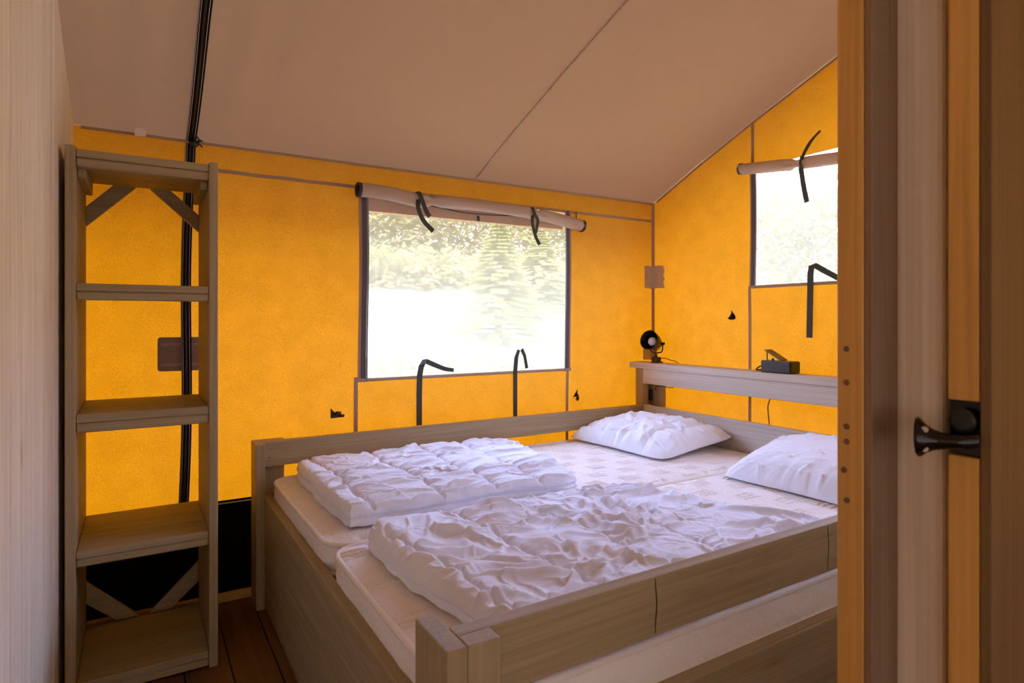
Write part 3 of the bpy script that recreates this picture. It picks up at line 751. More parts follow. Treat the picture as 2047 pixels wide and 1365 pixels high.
# ------------------------------------------------------------------ mattresses
def mattress(name, x0, x1, y0, y1, z0, z1, label, seed):
    m = empty(name, ((x0+x1)/2, (y0+y1)/2, z0), label, 'mattress', 'mattresses on the bed')
    R = .085
    def outline(ins, n=10):
        pts = []
        for cx, cy, q in ((x1-R, y1-R, 0), (x0+R, y1-R, 90), (x0+R, y0+R, 180), (x1-R, y0+R, 270)):
            for k in range(n+1):
                t = math.radians(q+90*k/n); pts.append((cx+(R-ins)*math.cos(t), cy+(R-ins)*math.sin(t)))
        # resample evenly
        P = np.array(pts+[pts[0]]); d = np.r_[0, np.cumsum(np.linalg.norm(np.diff(P, axis=0), axis=1))]
        s = np.linspace(0, d[-1], 241)[:-1]; return np.stack([np.interp(s, d, P[:, 0]), np.interp(s, d, P[:, 1])], -1)
    o = outline(0); K = len(o)
    # sides
    rows = []; zz = np.linspace(z0, z1, 14); cen = np.array([(x0+x1)/2, (y0+y1)/2])
    nrm = o-np.roll(o, 1, 0); nrm = np.stack([nrm[:, 1], -nrm[:, 0]], -1); nrm /= np.linalg.norm(nrm, axis=1)[:, None]
    arc = np.arange(K)*1.0
    for j, z in enumerate(zz):
        t = (z-z0)/(z1-z0)
        bul = .006*math.sin(t*math.pi)
        w = .0035*fbm(arc*.35+seed, np.full(K, t*4.0), seed)
        P = o+nrm*(bul+w)[:, None] if hasattr(w, 'shape') else o
        rows.append(np.c_[P, np.full(K, z)])
    P = np.array(rows); P = np.concatenate([P, P[:, :1]], 1); V, F = gridmesh(P)
    mesh('side_border', V, F, 'ticking', m, smooth=True)
    # top
    nx, ny = 480, 210
    s = np.linspace(-1, 1, nx); t = np.linspace(-1, 1, ny); Sx, Ty = np.meshgrid(s, t, indexing='ij')
    hx, hy = (x1-x0)/2, (y1-y0)/2
    Xx = cen[0]+Sx*hx; Yy = cen[1]+Ty*hy
    # pull the four corners on to the rounded outline
    dx = np.abs(Xx-cen[0])-(hx-R); dy = np.abs(Yy-cen[1])-(hy-R)
    msk = (dx > 0) & (dy > 0); rr = np.maximum(dx, dy); ln = np.sqrt(dx**2+dy**2)+1e-9
    fx = np.where(msk, dx/ln*rr, dx); fy = np.where(msk, dy/ln*rr, dy)
    Xx = np.where(msk, cen[0]+np.sign(Xx-cen[0])*(hx-R+fx), Xx); Yy = np.where(msk, cen[1]+np.sign(Yy-cen[1])*(hy-R+fy), Yy)
    e = np.minimum(hx-np.abs(Xx-cen[0]), hy-np.abs(Yy-cen[1]))
    Z = z1 + .010*(1-np.exp(-e/.03)) + .0025*fbm(Xx*7, Yy*7, seed+5)
    U = Xx/.185; Vv = Yy/.115; row = np.floor(Vv); U = U+.5*(np.abs(row) % 2); fx = U-np.floor(U); fy = Vv-row
    pm = np.clip((fx-.16)*10, 0, 1)*np.clip((.74-fx)*10, 0, 1)*np.clip((fy-.10)*8, 0, 1)*np.clip((.86-fy)*8, 0, 1)
    Z += pm*(.0085*np.abs(np.sin((fy*4.6+.35*fbm(Xx*14, Yy*14, seed+7))*math.pi))**.7-.0050)
    Z += (1-pm)*.0012*fbm(Xx*30, Yy*30, seed+3)
    for kx in np.arange(x0+.11, x1, .135):         # tufts just inside the long edges
        for yy in (y0+.035, y1-.035): Z -= .020*np.exp(-((Xx-kx)**2+(Yy-yy)**2)/.015**2)
    for ky in np.arange(y0+.12, y1-.05, .135): Z -= .007*np.exp(-((Xx-x0-.035)**2+(Yy-ky)**2)/.016**2)
    V, F = gridmesh(np.stack([Xx, Yy, Z], -1)); mesh('top_cover', V, F, 'ticking', m, smooth=True)
    for z in (z1, z0+.008):
        oo = outline(-.002); V, F = tube([(a, b, z) for a, b in np.r_[oo, oo[:3]]], .0085, 8); mesh('piping', V, F, 'piping', m, smooth=True)
    V = np.c_[o, np.full(K, z0)]; mesh('underside', V, [tuple(range(K))], 'ticking', m)
    return m
MT = .546
mattress('mattress', .500, 2.700, 1.889, 2.838, .446, MT, 'cream quilted mattress on the far half of the bed, next to the window wall', 3)
mattress('mattress', .497, 2.700, .968, 1.863, .446, MT+.004, 'cream quilted mattress on the near half of the bed, its side seen under the rail', 9)

# ------------------------------------------------------------------ duvets
def slab(name, quad, nx, ny, z0, T, wr, label, cat, mat, layers=2, rnd=.05, edge_r=.045, seed=1, group=None, wob=.010, crease=.012):
    """folded duvet: quad = corners (foot-near, head-near, head-far, foot-far); T(s,t) thickness, wr(X,Y) relief on top"""
    s = np.linspace(-1, 1, nx); t = np.linspace(-1, 1, ny)
    s = np.sign(s)*(1-(1-np.abs(s))**1.25); t = np.sign(t)*(1-(1-np.abs(t))**1.25)
    Sx, Ty = np.meshgrid(s, t, indexing='ij')
    q = [np.array(c, float) for c in quad]
    S2 = Sx*(1-rnd*np.abs(Ty)**7); T2 = Ty*(1-rnd*np.abs(Sx)**7)
    a = (S2+1)/2; b = (T2+1)/2
    XY = ((1-a)*(1-b))[..., None]*q[0]+(a*(1-b))[..., None]*q[1]+(a*b)[..., None]*q[2]+((1-a)*b)[..., None]*q[3]
    X, Y = XY[..., 0].copy(), XY[..., 1].copy()
    em = np.maximum(np.abs(Sx), np.abs(Ty))
    X += wob*fbm(Y*9, X*3, seed)*em**3; Y += wob*fbm(X*9, Y*3, seed+3)*em**3
    lx = (np.linalg.norm(q[1]-q[0])+np.linalg.norm(q[2]-q[3]))/4; ly = (np.linalg.norm(q[3]-q[0])+np.linalg.norm(q[2]-q[1]))/4
    e = np.minimum((1-np.abs(Sx))*lx, (1-np.abs(Ty))*ly)
    k = np.clip(e/edge_r, 0, 1); prof = np.sqrt(1-(1-k)**2)
    TT = T(a, b); lay = 1/layers
    h = TT*(1-lay*.5) + TT*lay*.5*prof
    Z = z0+h+wr(X, Y, a, b)*np.clip(e/.02, 0, 1)**.7
    top = np.stack([X, Y, Z], -1)
    # sides
    b0 = np.concatenate([top[:, 0], top[-1, 1:], top[-2::-1, -1], top[0, -2:0:-1]], 0)
    K = len(b0); cen = b0[:, :2].mean(0)
    n2 = np.roll(b0, -1, 0)[:, :2]-np.roll(b0, 1, 0)[:, :2]; n2 = np.stack([n2[:, 1], -n2[:, 0]], -1); n2 /= (np.linalg.norm(n2, axis=1)[:, None]+1e-9)
    rings = [b0]; M_ = 7*layers
    for j in range(1, M_+1):
        f = 1-j/M_
        zz = z0+(b0[:, 2]-z0)*f
        u = (1-f)*(layers-.5)+.5      # layer phase: starts mid-layer
        bul = abs(math.sin(u*math.pi))**.6
        off = crease*(bul-1)+.004*fbm(np.arange(K)*.09, np.full(K, u*1.5), seed+8)
        P = b0.copy(); P[:, 2] = zz; P[:, :2] += n2*off[:, None]
        rings.append(P)
    P = rings[-1].copy(); P[:, :2] = cen+(P[:, :2]-cen)*.9; rings.append(P)
    R_ = np.array(rings); R_ = np.concatenate([R_, R_[:, :1]], 1)
    V1, F1 = gridmesh(top); V2, F2 = gridmesh(R_)
    V, F = joinmf([(V1, F1), (V2, F2[:, ::-1])])
    n = len(V); base = len(V1)+(len(rings)-1)*(K+1)
    F.append(tuple(base+i for i in range(K)))
    bm = bmesh.new(); vs = [bm.verts.new(p) for p in V]
    for f in F:
        try: bm.faces.new([vs[i] for i in f])
        except ValueError: pass
    bmesh.ops.remove_doubles(bm, verts=bm.verts[:], dist=1e-5); bmesh.ops.recalc_face_normals(bm, faces=bm.faces[:])
    me = bpy.data.meshes.new(name); c = np.array([cen[0], cen[1], z0]); bmesh.ops.translate(bm, verts=bm.verts[:], vec=-Vector(c))
    bm.to_mesh(me); bm.free(); me.materials.append(MATS[mat]); me.polygons.foreach_set('use_smooth', [True]*len(me.polygons))
    o = bpy.data.objects.new(name, me); C.objects.link(o); o.location = c
    return tagit(o, label, cat, group)

def strokes(X, Y, n, seed, ang, spread, ln, wd, amp, box_):
    rg = np.random.RandomState(seed); H = np.zeros(X.shape); x0, x1, y0, y1 = box_
    for k in range(n):
        cx, cy = rg.uniform(x0, x1), rg.uniform(y0, y1); a = math.radians(ang+rg.normal(0, spread)); l = ln*rg.uniform(.5, 1.6); w = wd*rg.uniform(.6, 1.7)
        u = (X-cx)*math.cos(a)+(Y-cy)*math.sin(a); v = -(X-cx)*math.sin(a)+(Y-cy)*math.cos(a)
        v = v + rg.uniform(-1.2, 1.2)*u*u/l*.5+.006*np.sin(u*rg.uniform(15, 40)+rg.uniform(0, 6))
        env = np.clip(1-(u/l)**2, 0, 1)**1.3
        sg = 1 if rg.rand() < .5 else -1
        t = v*sg/w
        H += amp*rg.uniform(.4, 1.3)*env*(np.exp(-np.where(t < 0, (t*1.9)**2, (t*.75)**2))-.35*np.exp(-((t+1.6)/1.1)**2))
    return H
def seam_relief(X, Y, seams, puff, gather, seed, gr=.05, gy=42):
    """seams: list of functions x(y) of stitched lines; cloth puffs between them and gathers beside them"""
    D = np.full(X.shape, 9.0)
    for fn in seams: D = np.minimum(D, np.abs(X-fn(Y)))
    gx = ridge(Y*gy+X*6, X*7+Y*2, seed)-.4
    g2 = ridge(Y*gy*.45-X*5, X*4, seed+9)-.4
    groove = -.010*np.exp(-(D/.007)**2)
    return puff*(1-np.exp(-D/.030)) + groove + gather*np.exp(-D/gr)*(gx*.7+g2) , D

Z1 = MT+.017
seams1 = []
def line_seam(pA, pB, z):
    A = atz(*pA, z); Bp = atz(*pB, z)
    m_ = (Bp[0]-A[0])/(Bp[1]-A[1]+1e-9)
    return lambda Y, A=A, m_=m_: A[0]+m_*(Y-A[1])+.008*np.sin(Y*11+A[0]*9)
for A_, B_ in (((590, 935), (690, 1040)), ((627, 923), (752, 1019)), ((737, 908), (874, 982)), ((833, 897), (975, 965)), ((922, 888), (1050, 945))):
    seams1.append(line_seam(A_, B_, .625))
def relief1(X, Y, a, b):
    r, D = seam_relief(X, Y, seams1, .012, .0095, 21)
    wx = X+.05*fbm(X*3, Y*3, 61); wy = Y+.04*fbm(X*3+5, Y*4, 63)
    long_ = ridge(wx*2.2+wy*1.5, wy*11-wx*1.2, 33)**2
    fine = ridge(wx*6, wy*26, 37)
    lump = fbm(X*4, Y*4, 35)
    fold = .016*np.exp(-((Y-2.16-.10*(X-1.1)+.02*np.sin(X*7))/.05)**2)*np.clip((X-.95)/.3, 0, 1)     # soft crease towards the open side
    cr = ridge(wx*1.6+wy*.8, wy*16-wx*1.5, 133, 3)**4
    cr2 = ridge(wx*3.2-wy*3.0, wy*9+wx*3.5, 137, 2)**6
    side = np.exp(-np.clip(b, 0, 1)/.22)
    return r+.008*(long_-.3)+.004*(fine-.4)*np.clip(long_*2, .2, 1)+.008*lump+fold*.8+.004*cr+strokes(X, Y, 90, 5, 3, 16, .16, .011, .0085, (.6, 1.65, 1.97, 2.8))+strokes(X, Y, 70, 6, -8, 30, .07, .006, .004, (.6, 1.65, 1.97, 2.8))+.004*ridge(Y*7+X*3, X*26, 139)*side
T1 = lambda a, b: .060-.016*np.clip((a-.6)/.4, 0, 1)+.008*np.sin(b*math.pi)
slab('duvet', [(.575, 1.972), (1.54, 1.955), (1.70, 2.775), (.575, 2.80)], 300, 230, Z1, T1, relief1,
     'white quilted duvet folded flat on the far mattress, its layers showing at the foot end', 'duvet', 'linen', layers=2, edge_r=.038, wob=.016, seed=5, group='folded white duvets')

seams2 = []
for A_, B_ in (((755, 1067), (1007, 1226)), ((918, 1034), (1184, 1174)), ((1060, 1010), (1345, 1127)), ((1180, 990), (1430, 1090))):
    seams2.append(line_seam(A_, B_, .61))
def relief2(X, Y, a, b):
    r, D = seam_relief(X, Y, seams2, .010, .010, 71, gr=.07, gy=34)
    wx = X+.09*fbm(X*3, Y*3, 81); wy = Y+.09*fbm(X*3+5, Y*3, 83)
    r1 = ridge(wx*5.5+wy*2.5, wy*6.0-wx*1.8, 85)**3
    r2 = ridge(wx*9-wy*5, wy*12+wx*4, 87)**2
    r3 = ridge(wx*22, wy*20, 89)
    roll = .020*np.exp(-((a-.045)/.05)**2)
    tip = .016*np.exp(-((b-.93)/.05)**2)*(.5+.5*np.sin(X*19))      # scalloped ridge along the middle of the bed
    c1 = ridge(wx*3.2-wy*1.4, wy*8+wx*2.2, 141, 3)**5
    c2 = ridge(wx*10+wy*3, wy*4-wx*4, 145, 2)**6
    c3 = ridge(wx*16-wy*9, wy*17+wx*11, 147, 2)**5
    bx4 = (.55, 1.9, 1.0, 1.9)
    st_ = strokes(X, Y, 60, 8, -18, 38, .20, .016, .014, bx4)+strokes(X, Y, 130, 9, 10, 45, .10, .009, .008, bx4)+strokes(X, Y, 150, 10, 40, 60, .05, .005, .0035, bx4)
    return r+.005*(r1-.15)+.0012*(r3-.4)+.007*fbm(X*5, Y*5, 91)+roll+tip+.003*c1+st_
T2 = lambda a, b: .046-.030*np.clip((a-.25)/.6, 0, 1)
slab('duvet', [(.625, .985), (1.98, .985), (1.66, 1.905), (.560, 1.835)], 320, 240, Z1+.004, T2, relief2,
     'white quilted duvet lying crumpled on the near mattress, flatter and messier than the other', 'duvet', 'linen', layers=2, rnd=.07, seed=15, group='folded white duvets', wob=.022)

# ------------------------------------------------------------------ pillows
def pillow(c, ex, ey, lx, ly, H, label, seed, quilt=False, tilt=0.0, zbase=.57):
    n = 170
    s = np.linspace(-1, 1, n); s = np.sign(s)*(1-(1-np.abs(s))**1.4)
    A, Bq = np.meshgrid(s, s, indexing='ij')
    pin = .10
    X = A*lx/2*(1-pin*(1-np.abs(Bq)**1.5)*np.abs(A)**3*.6); Yv = Bq*ly/2*(1-pin*(1-np.abs(A)**1.5)*np.abs(Bq)**3*.6)
    X = X*(1-.07*np.abs(Bq)**8); Yv = Yv*(1-.07*np.abs(A)**8)
    prof = ((1-np.abs(A)**2.6)*(1-np.abs(Bq)**2.6))**.52
    ang = np.arctan2(Yv, X); rad = np.sqrt(X**2+Yv**2)
    edge = np.clip(1-prof, 0, 1)
    w = .010*(ridge(ang*9, rad*3, seed)-.4)*edge**.5*np.clip(prof*4, 0, 1)
    wx = X+.05*fbm(X*5, Yv*5, seed+1); wy = Yv+.05*fbm(X*5+9, Yv*5, seed+2)
    w += (.010*(ridge(wx*5, wy*4, seed+3)**2-.3)+.004*(ridge(wx*14, wy*9, seed+4)-.4)+.012*ridge(wx*6-wy*4, wy*9+wx*5, seed+14)**5+.010*fbm(X*4, Yv*4, seed+6))*np.clip(prof*2, 0, 1)
    if quilt:
        g = np.minimum(np.abs(np.sin((X+.03*np.sin(Yv*14))*math.pi/.19)), np.abs(np.sin((Yv+.03*np.sin(X*13))*math.pi/.21)))
        w += .022*(g**.45-.8)*np.clip(prof*1.6, 0, 1)
    w += strokes(X, Yv, 60, seed, 60, 50, .10, .013, .009 if quilt else .0035, (-lx/2, lx/2, -ly/2, ly/2))*np.clip(prof*1.5, 0, 1)
    zt = H*prof+w*1.0
    zb = -.035*prof
    ex = Vector(ex).normalized(); ey = Vector(ey).normalized(); ez = ex.cross(ey)
    def place(X, Y, Z):
        out = np.zeros(X.shape+(3,))
        for i in range(3): out[..., i] = c[i]+X*ex[i]+Y*ey[i]+Z*ez[i]
        return out
    top = place(X, Yv, zt); bot = place(X, Yv, zb)
    V, F = joinmf([gridmesh(top), (gridmesh(bot)[0], gridmesh(bot)[1][:, ::-1])])
    # rest on the mattress: nothing below zbase
    V[:, 2] = np.where(V[:, 2] < zbase, zbase+(V[:, 2]-zbase)*.02, V[:, 2])
    bm = bmesh.new(); vs = [bm.verts.new(p) for p in V]
    for f in F:
        try: bm.faces.new([vs[i] for i in f])
        except ValueError: pass
    bmesh.ops.remove_doubles(bm, verts=bm.verts[:], dist=1e-4)
    bmesh.ops.translate(bm, verts=bm.verts[:], vec=-Vector(c))
    me = bpy.data.meshes.new('pillow'); bm.to_mesh(me); bm.free(); me.materials.append(MATS['linen_pillow']); me.polygons.foreach_set('use_smooth', [True]*len(me.polygons))
    o = bpy.data.objects.new('pillow', me); C.objects.link(o); o.location = c
    return tagit(o, label, 'pillow', 'white pillows at the head of the bed')
pillow((2.425, 2.50, .600), (1, .04, .10), (-.05, 1, 0), .58, .74, .105, 'white quilted pillow in the far corner of the bed, under the lamp', 101, quilt=True)
pillow((2.445, 1.44, .614), (1, .03, .22), (-.03, 1, 0), .54, .76, .115, 'plain smooth white pillow on the near mattress, partly hidden by the door post', 131)

# ------------------------------------------------------------------ lamp on the headboard shelf
LX, LY, LZ = 2.80, 2.825, .981
lp = atx(1312, 722, 2.80); LY = lp[1]
lamp = empty('clamp_lamp', (LX, LY, LZ), 'black spotlight with conical shade and bare bulb standing on the headboard shelf', 'lamp')
ctr = Vector(atx(1297, 679, LX))                      # mouth centre
back = Vector(atx(1322, 697, LX+.02))
vw = Vector((0, 0, EYE))-ctr; vw.normalize()
axm = vw*math.cos(math.radians(40))+(Vector((-RT[0], -RT[1], 0))*.90+Vector((0, 0, .44)))*math.sin(math.radians(40)); axm.normalize()
mc = ctr; R1 = .062; Ls = .125
bk = mc-axm*Ls
prof = [(Ls, R1), (Ls+.002, R1+.001), (Ls, R1+.002), (Ls*.5, .052), (.02, .036), (0, .024), (-.012, .018), (-.014, .001)]
inner = [(0.012, .001), (.012, .022), (.03, .034), (Ls*.5, .049), (Ls, R1)]
V, F = joinmf([lathe(prof, bk, axm, 36), lathe(inner, bk, axm, 36)]); mesh('shade', V, F, 'black_plastic', lamp, smooth=True)
V, F = lathe([(.015, .012), (.05, .014), (.062, .024), (.078, .030), (.092, .026), (.102, .014), (.105, .001)], bk, axm, 24); mesh('bulb', V, F, 'bulb', lamp, smooth=True)
side = axm.cross(Vector((0, 0, 1))).normalized()
piv = bk+axm*.030
fork = [piv+side*.044, piv+side*.046-Vector((0, 0, .03)), piv+side*.036-Vector((0, 0, .055)), piv-Vector((0, 0, .060)), piv-side*.036-Vector((0, 0, .055)), piv-side*.046-Vector((0, 0, .03)), piv-side*.044]
V, F = tube(smoothpath(fork, 30), .0045, 8); mesh('bracket', V, F, 'dark_metal', lamp, smooth=True)
for sg in (-1, 1):
    V, F = lathe([(-.006, .001), (-.006, .008), (.006, .010), (.012, .007), (.012, .001)], piv+side*sg*.048, side*sg, 12); mesh('wing_screw', V, F, 'black_plastic', lamp)
bot = piv-Vector((0, 0, .060))
V, F = tube([bot, Vector((LX, LY, LZ+.035))], [.007, .009], 10); mesh('stem', V, F, 'dark_metal', lamp)
box('clamp', (LX-.022, LY-.022, LZ), (LX+.022, LY+.022, LZ+.036), 'black_gloss', lamp, bev=.006, seg=2)
box('clamp_jaw', (LX-.030, LY-.030, LZ), (LX+.030, LY+.018, LZ+.007), 'black_plastic', lamp, bev=.002)
cab = [bk-axm*.01, bk-axm*.01-Vector((0, 0, .03)), bot+Vector((-.01, .01, .02)), Vector((LX-.01, LY, LZ+.045))]
V, F = tube(smoothpath(cab, 20), .0022, 6); mesh('cord', V, F, 'black_plastic', lamp)
cab = [(LX+.01, LY-.02, LZ+.026), (LX+.02, LY-.05, LZ+.030), (LX+.035, LY-.085, LZ+.020), (2.868, LY-.115, LZ+.003), (2.895, LY-.12, .93), (2.90, LY-.06, .83), (2.885, 2.805, .82), (2.838, 2.775, .832), (2.82, 2.80, .832), (2.822, 2.835, .824), (2.822, 2.84, .80)]
V, F = tube(smoothpath(cab, 70), .0024, 6); mesh('cord', V, F, 'black_plastic', lamp)
p0 = atx(1301, 778, 2.825); p1 = atx(1301, 800, 2.825)
V, F = joinmf([tube([p0, (p0[0], p0[1], p0[2]-.006), (p1[0], p1[1], p1[2]+.006), p1], [.006, .011, .011, .006], 10)]); mesh('cord_switch', V, F, 'black_plastic', lamp)
V, F = tube(smoothpath([p1, (p1[0], p1[1]-.015, p1[2]-.03), (2.85, p1[1]-.08, p1[2]-.05)], 14), .0024, 6); mesh('cord', V, F, 'black_plastic', lamp)

# ------------------------------------------------------------------ black box on the shelf
q0 = atx(1521, 743, 2.765); q1 = atx(1579, 748, 2.765)
bx = empty('power_adapter', (2.8, (q0[1]+q1[1])/2, .9815), 'black plastic adapter box with a raised flap on top lying on the headboard shelf', 'adapter')
ya, yb_ = q1[1], q0[1]
box('housing', (2.765, ya, .981), (2.845, yb_, 1.042), 'black_plastic', bx, bev=.004, seg=2)
box('end_cap', (2.769, ya-.006, .984), (2.841, ya+.003, 1.039), 'black_gloss', bx, bev=.002)
a0 = atx(1529, 700, 2.80); a1 = atx(1547, 698, 2.80)
hz = 1.043
hy0 = atx(1548, 716, 2.80)[1]
cA = Vector((2.80, yb_-.018, 1.098)); cB = Vector((2.80, yb_-.110, 1.048))
dv = (cB-cA); nrm_ = Vector((1, 0, 0)).cross(dv).normalized()
w_ = Vector((-.030, 0, 0))
prism('flap', [cA+w_, cA-w_, cB-w_, cB+w_], nrm_*.005, 'flap_brown', bx, bev=.001)
V, F = tube([(2.785, yb_-.024, 1.042), (2.785, yb_-.022, 1.090)], .003, 6); mesh('prop', V, F, 'black_plastic', bx)
box('hinge', (2.762, yb_-.075, 1.034), (2.772, yb_-.062, 1.056), 'black_plastic', bx)
V, F = tube(smoothpath([(2.80, yb_+.0, 1.01), (2.80, yb_+.025, 1.008), (2.80, yb_+.045, .998), (2.81, yb_+.06, .986), (2.85, yb_+.06, .984), (2.873, yb_+.05, .97), (2.88, yb_+.01, .90)], 40), [.008]*8+[.004]*60 if False else .004, 8); mesh('cord', V, F, 'black_plastic', bx)
V, F = tube([(2.80, yb_-.002, 1.01), (2.80, yb_+.02, 1.009)], [.010, .006], 8); mesh('cord_relief', V, F, 'black_plastic', bx)
c0 = atx(1539, 798, 2.90); c1 = atx(1535, 815, 2.90); c2 = atx(1538, 850, 2.90)
V, F = tube(smoothpath([(2.88, yb_+.01, .90), c0, c1, c2, (2.90, c2[1], .60), (2.90, c2[1]-.01, .02)], 40), .003, 6); mesh('cord', V, F, 'black_plastic', bx)

# ------------------------------------------------------------------ door post and door at the right
def gx(u, y): return aty(u, 640, y)[0]
def gy(u, x): return atx(u, 640, x)[1]
tr = empty('trim_1', (.95, .45, 0), kind='structure')
ZT = 2.6
XJ = .90; yj1 = gy(1672.5, XJ); yj0 = gy(1726, XJ)
box('jamb_edge_board', (XJ, yj0, 0), (XJ+.07, yj1, ZT), 'raw_Z', tr, bev=.002)
xk = gx(1779, yj0-.0005)
box('jamb_strip', (XJ+.0005, yj0-.012, 0), (xk, yj0-.0008, ZT), 'grey_Z', tr, bev=.0015)
yl = yj0-.012
yk = gy(1886, xk)
box('jamb_post', (xk+.0005, yk, 0), (xk+.09, yl+.012, ZT), 'light_Z', tr, bev=.012, seg=4)
box('partition_panel', (XJ+.072, yj0+.001, 0), (2.94, yj1-.002, 2.35), 'plankwall_Z', tr, bev=.001)
box('lintel', (XL, yj0, 2.12), (XJ, yj1, 2.24), 'wash_X', tr)
ym_ = (yj0+yj1)/2
for k in range(16):
    a_ = XL+k*.198; b_ = min(a_+.196, 2.945)
    box('gable_board', (a_, ym_-.009, 2.241 if b_ < XJ+.1 else 2.10), (b_, ym_+.009, float(roof_base(ym_))-.035), 'plankwall_Z', tr, bev=.0015)
for v in (697, 764, 852, 882, 939, 999):
    p = atx(1690, v, XJ)
    V, F = lathe([(.0015, .0001), (.0015, .0025), (.0008, .0042), (-.001, .0048)], (XJ-.0002, p[1]+random.uniform(-.003, .003), p[2]), (-1, 0, 0), 14); mesh('screw', V, F, 'screw', tr)
# door leaf: near face looks at the camera, edge looks left
dr = empty('door_1', (1.2, .38, 0), kind='structure')
XD = .945; yd1 = gy(1894, XD); yd0 = gy(1958, XD)
zA = atx(1925, 801, XD)[2]; zB = atx(1925, 912, XD)[2]
box('door_edge', (XD, yd0, .01), (XD+.06, yd1, zB), 'raw_Z', dr, bev=.003, seg=2); box('door_edge', (XD, yd0, zA), (XD+.06, yd1, ZT-.02), 'raw_Z', dr, bev=.003, seg=2)
box('lock_case', (XD+.010, yd0+.001, zB), (XD+.055, yd1+.002, zA), 'black_gloss', dr, bev=.001)
xa_ = XD; 
xs_ = [gx(1959, yd0-.001), gx(2030, yd0-.001), gx(2030, yd0-.001)+.14, gx(2030, yd0-.001)+.28, gx(2030, yd0-.001)+.42]
for k in range(4):
    box('door_board', (xs_[k]+.0006, yd0-.014, .01), (xs_[k+1]-.0006, yd0-.0008, ZT-.02), 'brown_Z', dr, bev=.0012)
# trumpet-shaped handle
hd = empty('handle', (XD-.005, yd0, 1.07), parent=dr)
h0 = Vector(aty(1962, 880, yd0-.004)); h0.x = XD-.012
cen = atx(1835, 867, XD-.012); h1 = Vector((XD-.012-.020, cen[1]*.985, cen[2]))
ax = (h0-h1); Lh = ax.length
prof = [(0, .0001), (0, .018), (.001, .0255), (.003, .0275), (.006, .0265), (.012, .020), (.020, .0145), (.030, .0115), (.045, .0100), (.065, .0095), (Lh*.85, .0092), (Lh, .0088), (Lh+.001, .0001)]
# bend a little: build rings along a curved axis
V, F = lathe(prof, h1, ax, 32)
axn = ax.normalized()
for i in range(len(V)):
    d = (Vector(V[i])-h1).dot(axn)/Lh; V[i, 2] += -.004*math.sin(min(max(d, 0), 1)*math.pi)
mesh('grip', V, F, 'black_gloss', hd, smooth=True)
sidev = axn.cross(Vector((0, 0, 1))).normalized()
toward = Vector((0, 0, 0))-h1; toward.z = 0; toward.normalize()
for dz in (.012, -.014):
    V, F = lathe([(0, .0046), (.0012, .004), (.0014, .0001)], h1+Vector((0, 0, dz))+axn*.010+toward*.0150, toward, 14); mesh('screw_cover', V, F, 'screw_pale', hd)
V, F = lathe([(0, .0001), (0, .016), (.004, .016), (.006, .012), (.006, .0001)], Vector((XD+.001, (yd0+yd1)/2, 1.115)), (-1, 0, 0), 24)
mesh('keyhole_cover', V, F, 'black_plastic', hd)

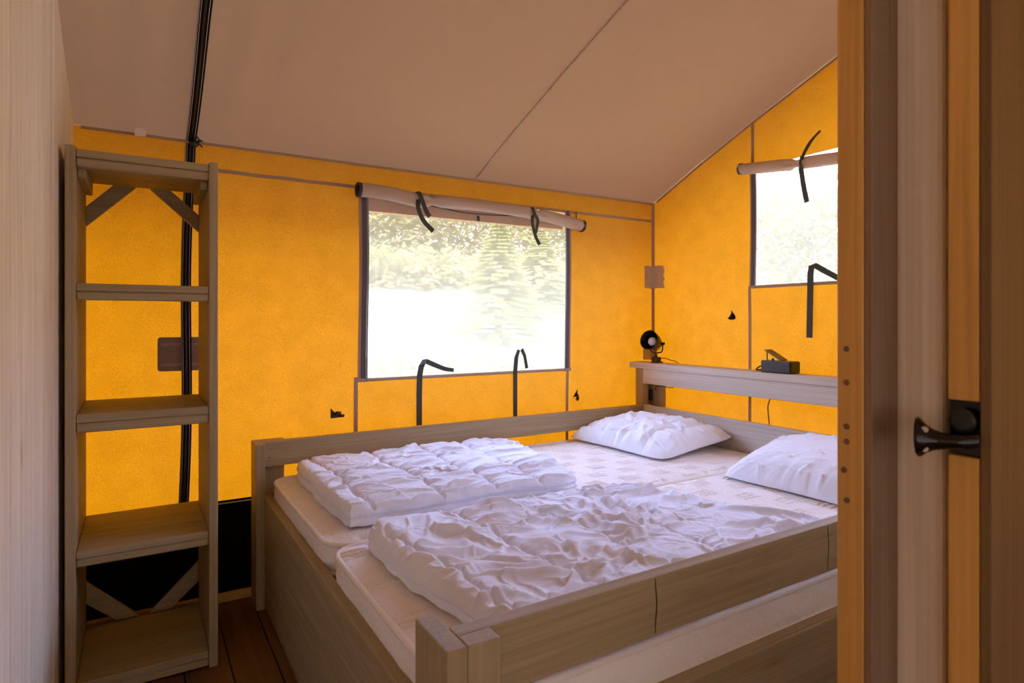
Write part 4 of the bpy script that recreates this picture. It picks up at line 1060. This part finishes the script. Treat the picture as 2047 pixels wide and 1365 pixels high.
# ------------------------------------------------------------------ outdoors
def gz(X, Y):
    t = np.clip((np.maximum(Y-5.5, X-6.0))/9.0, 0, 1); return -.35+2.5*t*t*(3-2*t)+.12*fbm(X*.5, Y*.5, 7)*t+6.5*np.clip((np.maximum(Y-17.5, X-18))/14, 0, 1)
V, F = quadgrid(np.linspace(-40, 60, 120), np.linspace(-40, 60, 120), lambda X, Y: np.stack([X, Y, gz(X, Y)], -1))
mesh('ground', V, F, 'grass', kind='structure', smooth=True)
def conifer(x, y, h, r, label, seed):
    rg = random.Random(seed); z0 = float(gz(np.array(x), np.array(y)))
    t = empty('conifer', (x, y, z0), label, 'tree', 'young conifers outside')
    V, F = tube([(x, y, z0-.05), (x, y, z0+h*.5), (x, y, z0+h)], [.09, .05, .012], 7); mesh('trunk', V, F, 'bark', t)
    V = []; F = []
    for k in range(30):
        z = z0+.15+(h-.15)*(k/29)**.9; rr = r*(1-k/30)+.05
        for j in range(13):
            a = rg.uniform(0, 6.28); l = rr*rg.uniform(.7, 1.1); d = Vector((math.cos(a), math.sin(a), .12)); s_ = Vector((-math.sin(a), math.cos(a), 0)); c = Vector((x, y, z))
            for m in range(9):                   # needle sprays along each branch
                f = (m+1)/9; q = c+d*l*f-Vector((0, 0, .22*l*f*f)); w = (.05+.13*l*(1-f*.6))
                for sg in (-1, 1):
                    b = len(V); e = q+s_*sg*w+d*w*.8
                    V += [tuple(q-d*.015), tuple(q+d*.045), tuple(e), tuple(e-s_*sg*w*.3-d*.05-Vector((0, 0, .03)))]; F.append((b, b+1, b+2, b+3))
    mesh('foliage', V, F, 'tree_leaf', t, kind='stuff')
conifer(5.6, 9.6, 2.3, .95, 'taller young conifer outside, left of the other, behind the large window mesh', 1)
conifer(7.4, 10.9, 1.9, .9, 'smaller young conifer outside, right of the taller one, behind the large window mesh', 2)
def bushrow(name, pts, label, seed, hh=2.2):
    rg = random.Random(seed); V = []; F = []
    for p_ in pts:
        x, y = p_[:2]; hh_ = p_[2] if len(p_) > 2 else hh
        z0 = float(gz(np.array(x), np.array(y)))
        for k in range(1900 if len(p_) < 3 else 700):
            c = Vector((x+rg.gauss(0, .75), y+rg.gauss(0, .5), z0+rg.uniform(-.1, hh_)*rg.uniform(.6, 1))); a = Vector((rg.uniform(-1, 1), rg.uniform(-1, 1), rg.uniform(-1, 1))).normalized(); b_ = a.orthogonal().normalized()
            s_ = rg.uniform(.06, .14); b = len(V); V += [tuple(c+a*s_), tuple(c+b_*s_*.5), tuple(c-a*s_), tuple(c-b_*s_*.5)]; F.append((b, b+1, b+2, b+3))
    o = mesh(name, V, F, 'hedge_leaf', kind='stuff'); return tagit(o, label, 'shrub')
bushrow('low_bush', [(3.7, 8.3), (4.5, 8.4)], 'low bush nearest the tent outside, low behind the large window mesh', 20, .55)
bushrow('thicket', [(x, 16.5+.6*math.sin(x)) for x in np.arange(2, 12.6, .9)]+[(x, 13.6+.5*math.sin(x*2.3), .8+.3*math.sin(x*3)) for x in np.arange(2.5, 12, .8)], 'dense thicket beyond the grass seen through the large window mesh', 5, 3.6)
bushrow('thicket', [(17+.6*math.sin(y), y) for y in np.arange(4, 13, .9)], 'dense thicket beyond the grass seen through the smaller window mesh', 6, 3.6)
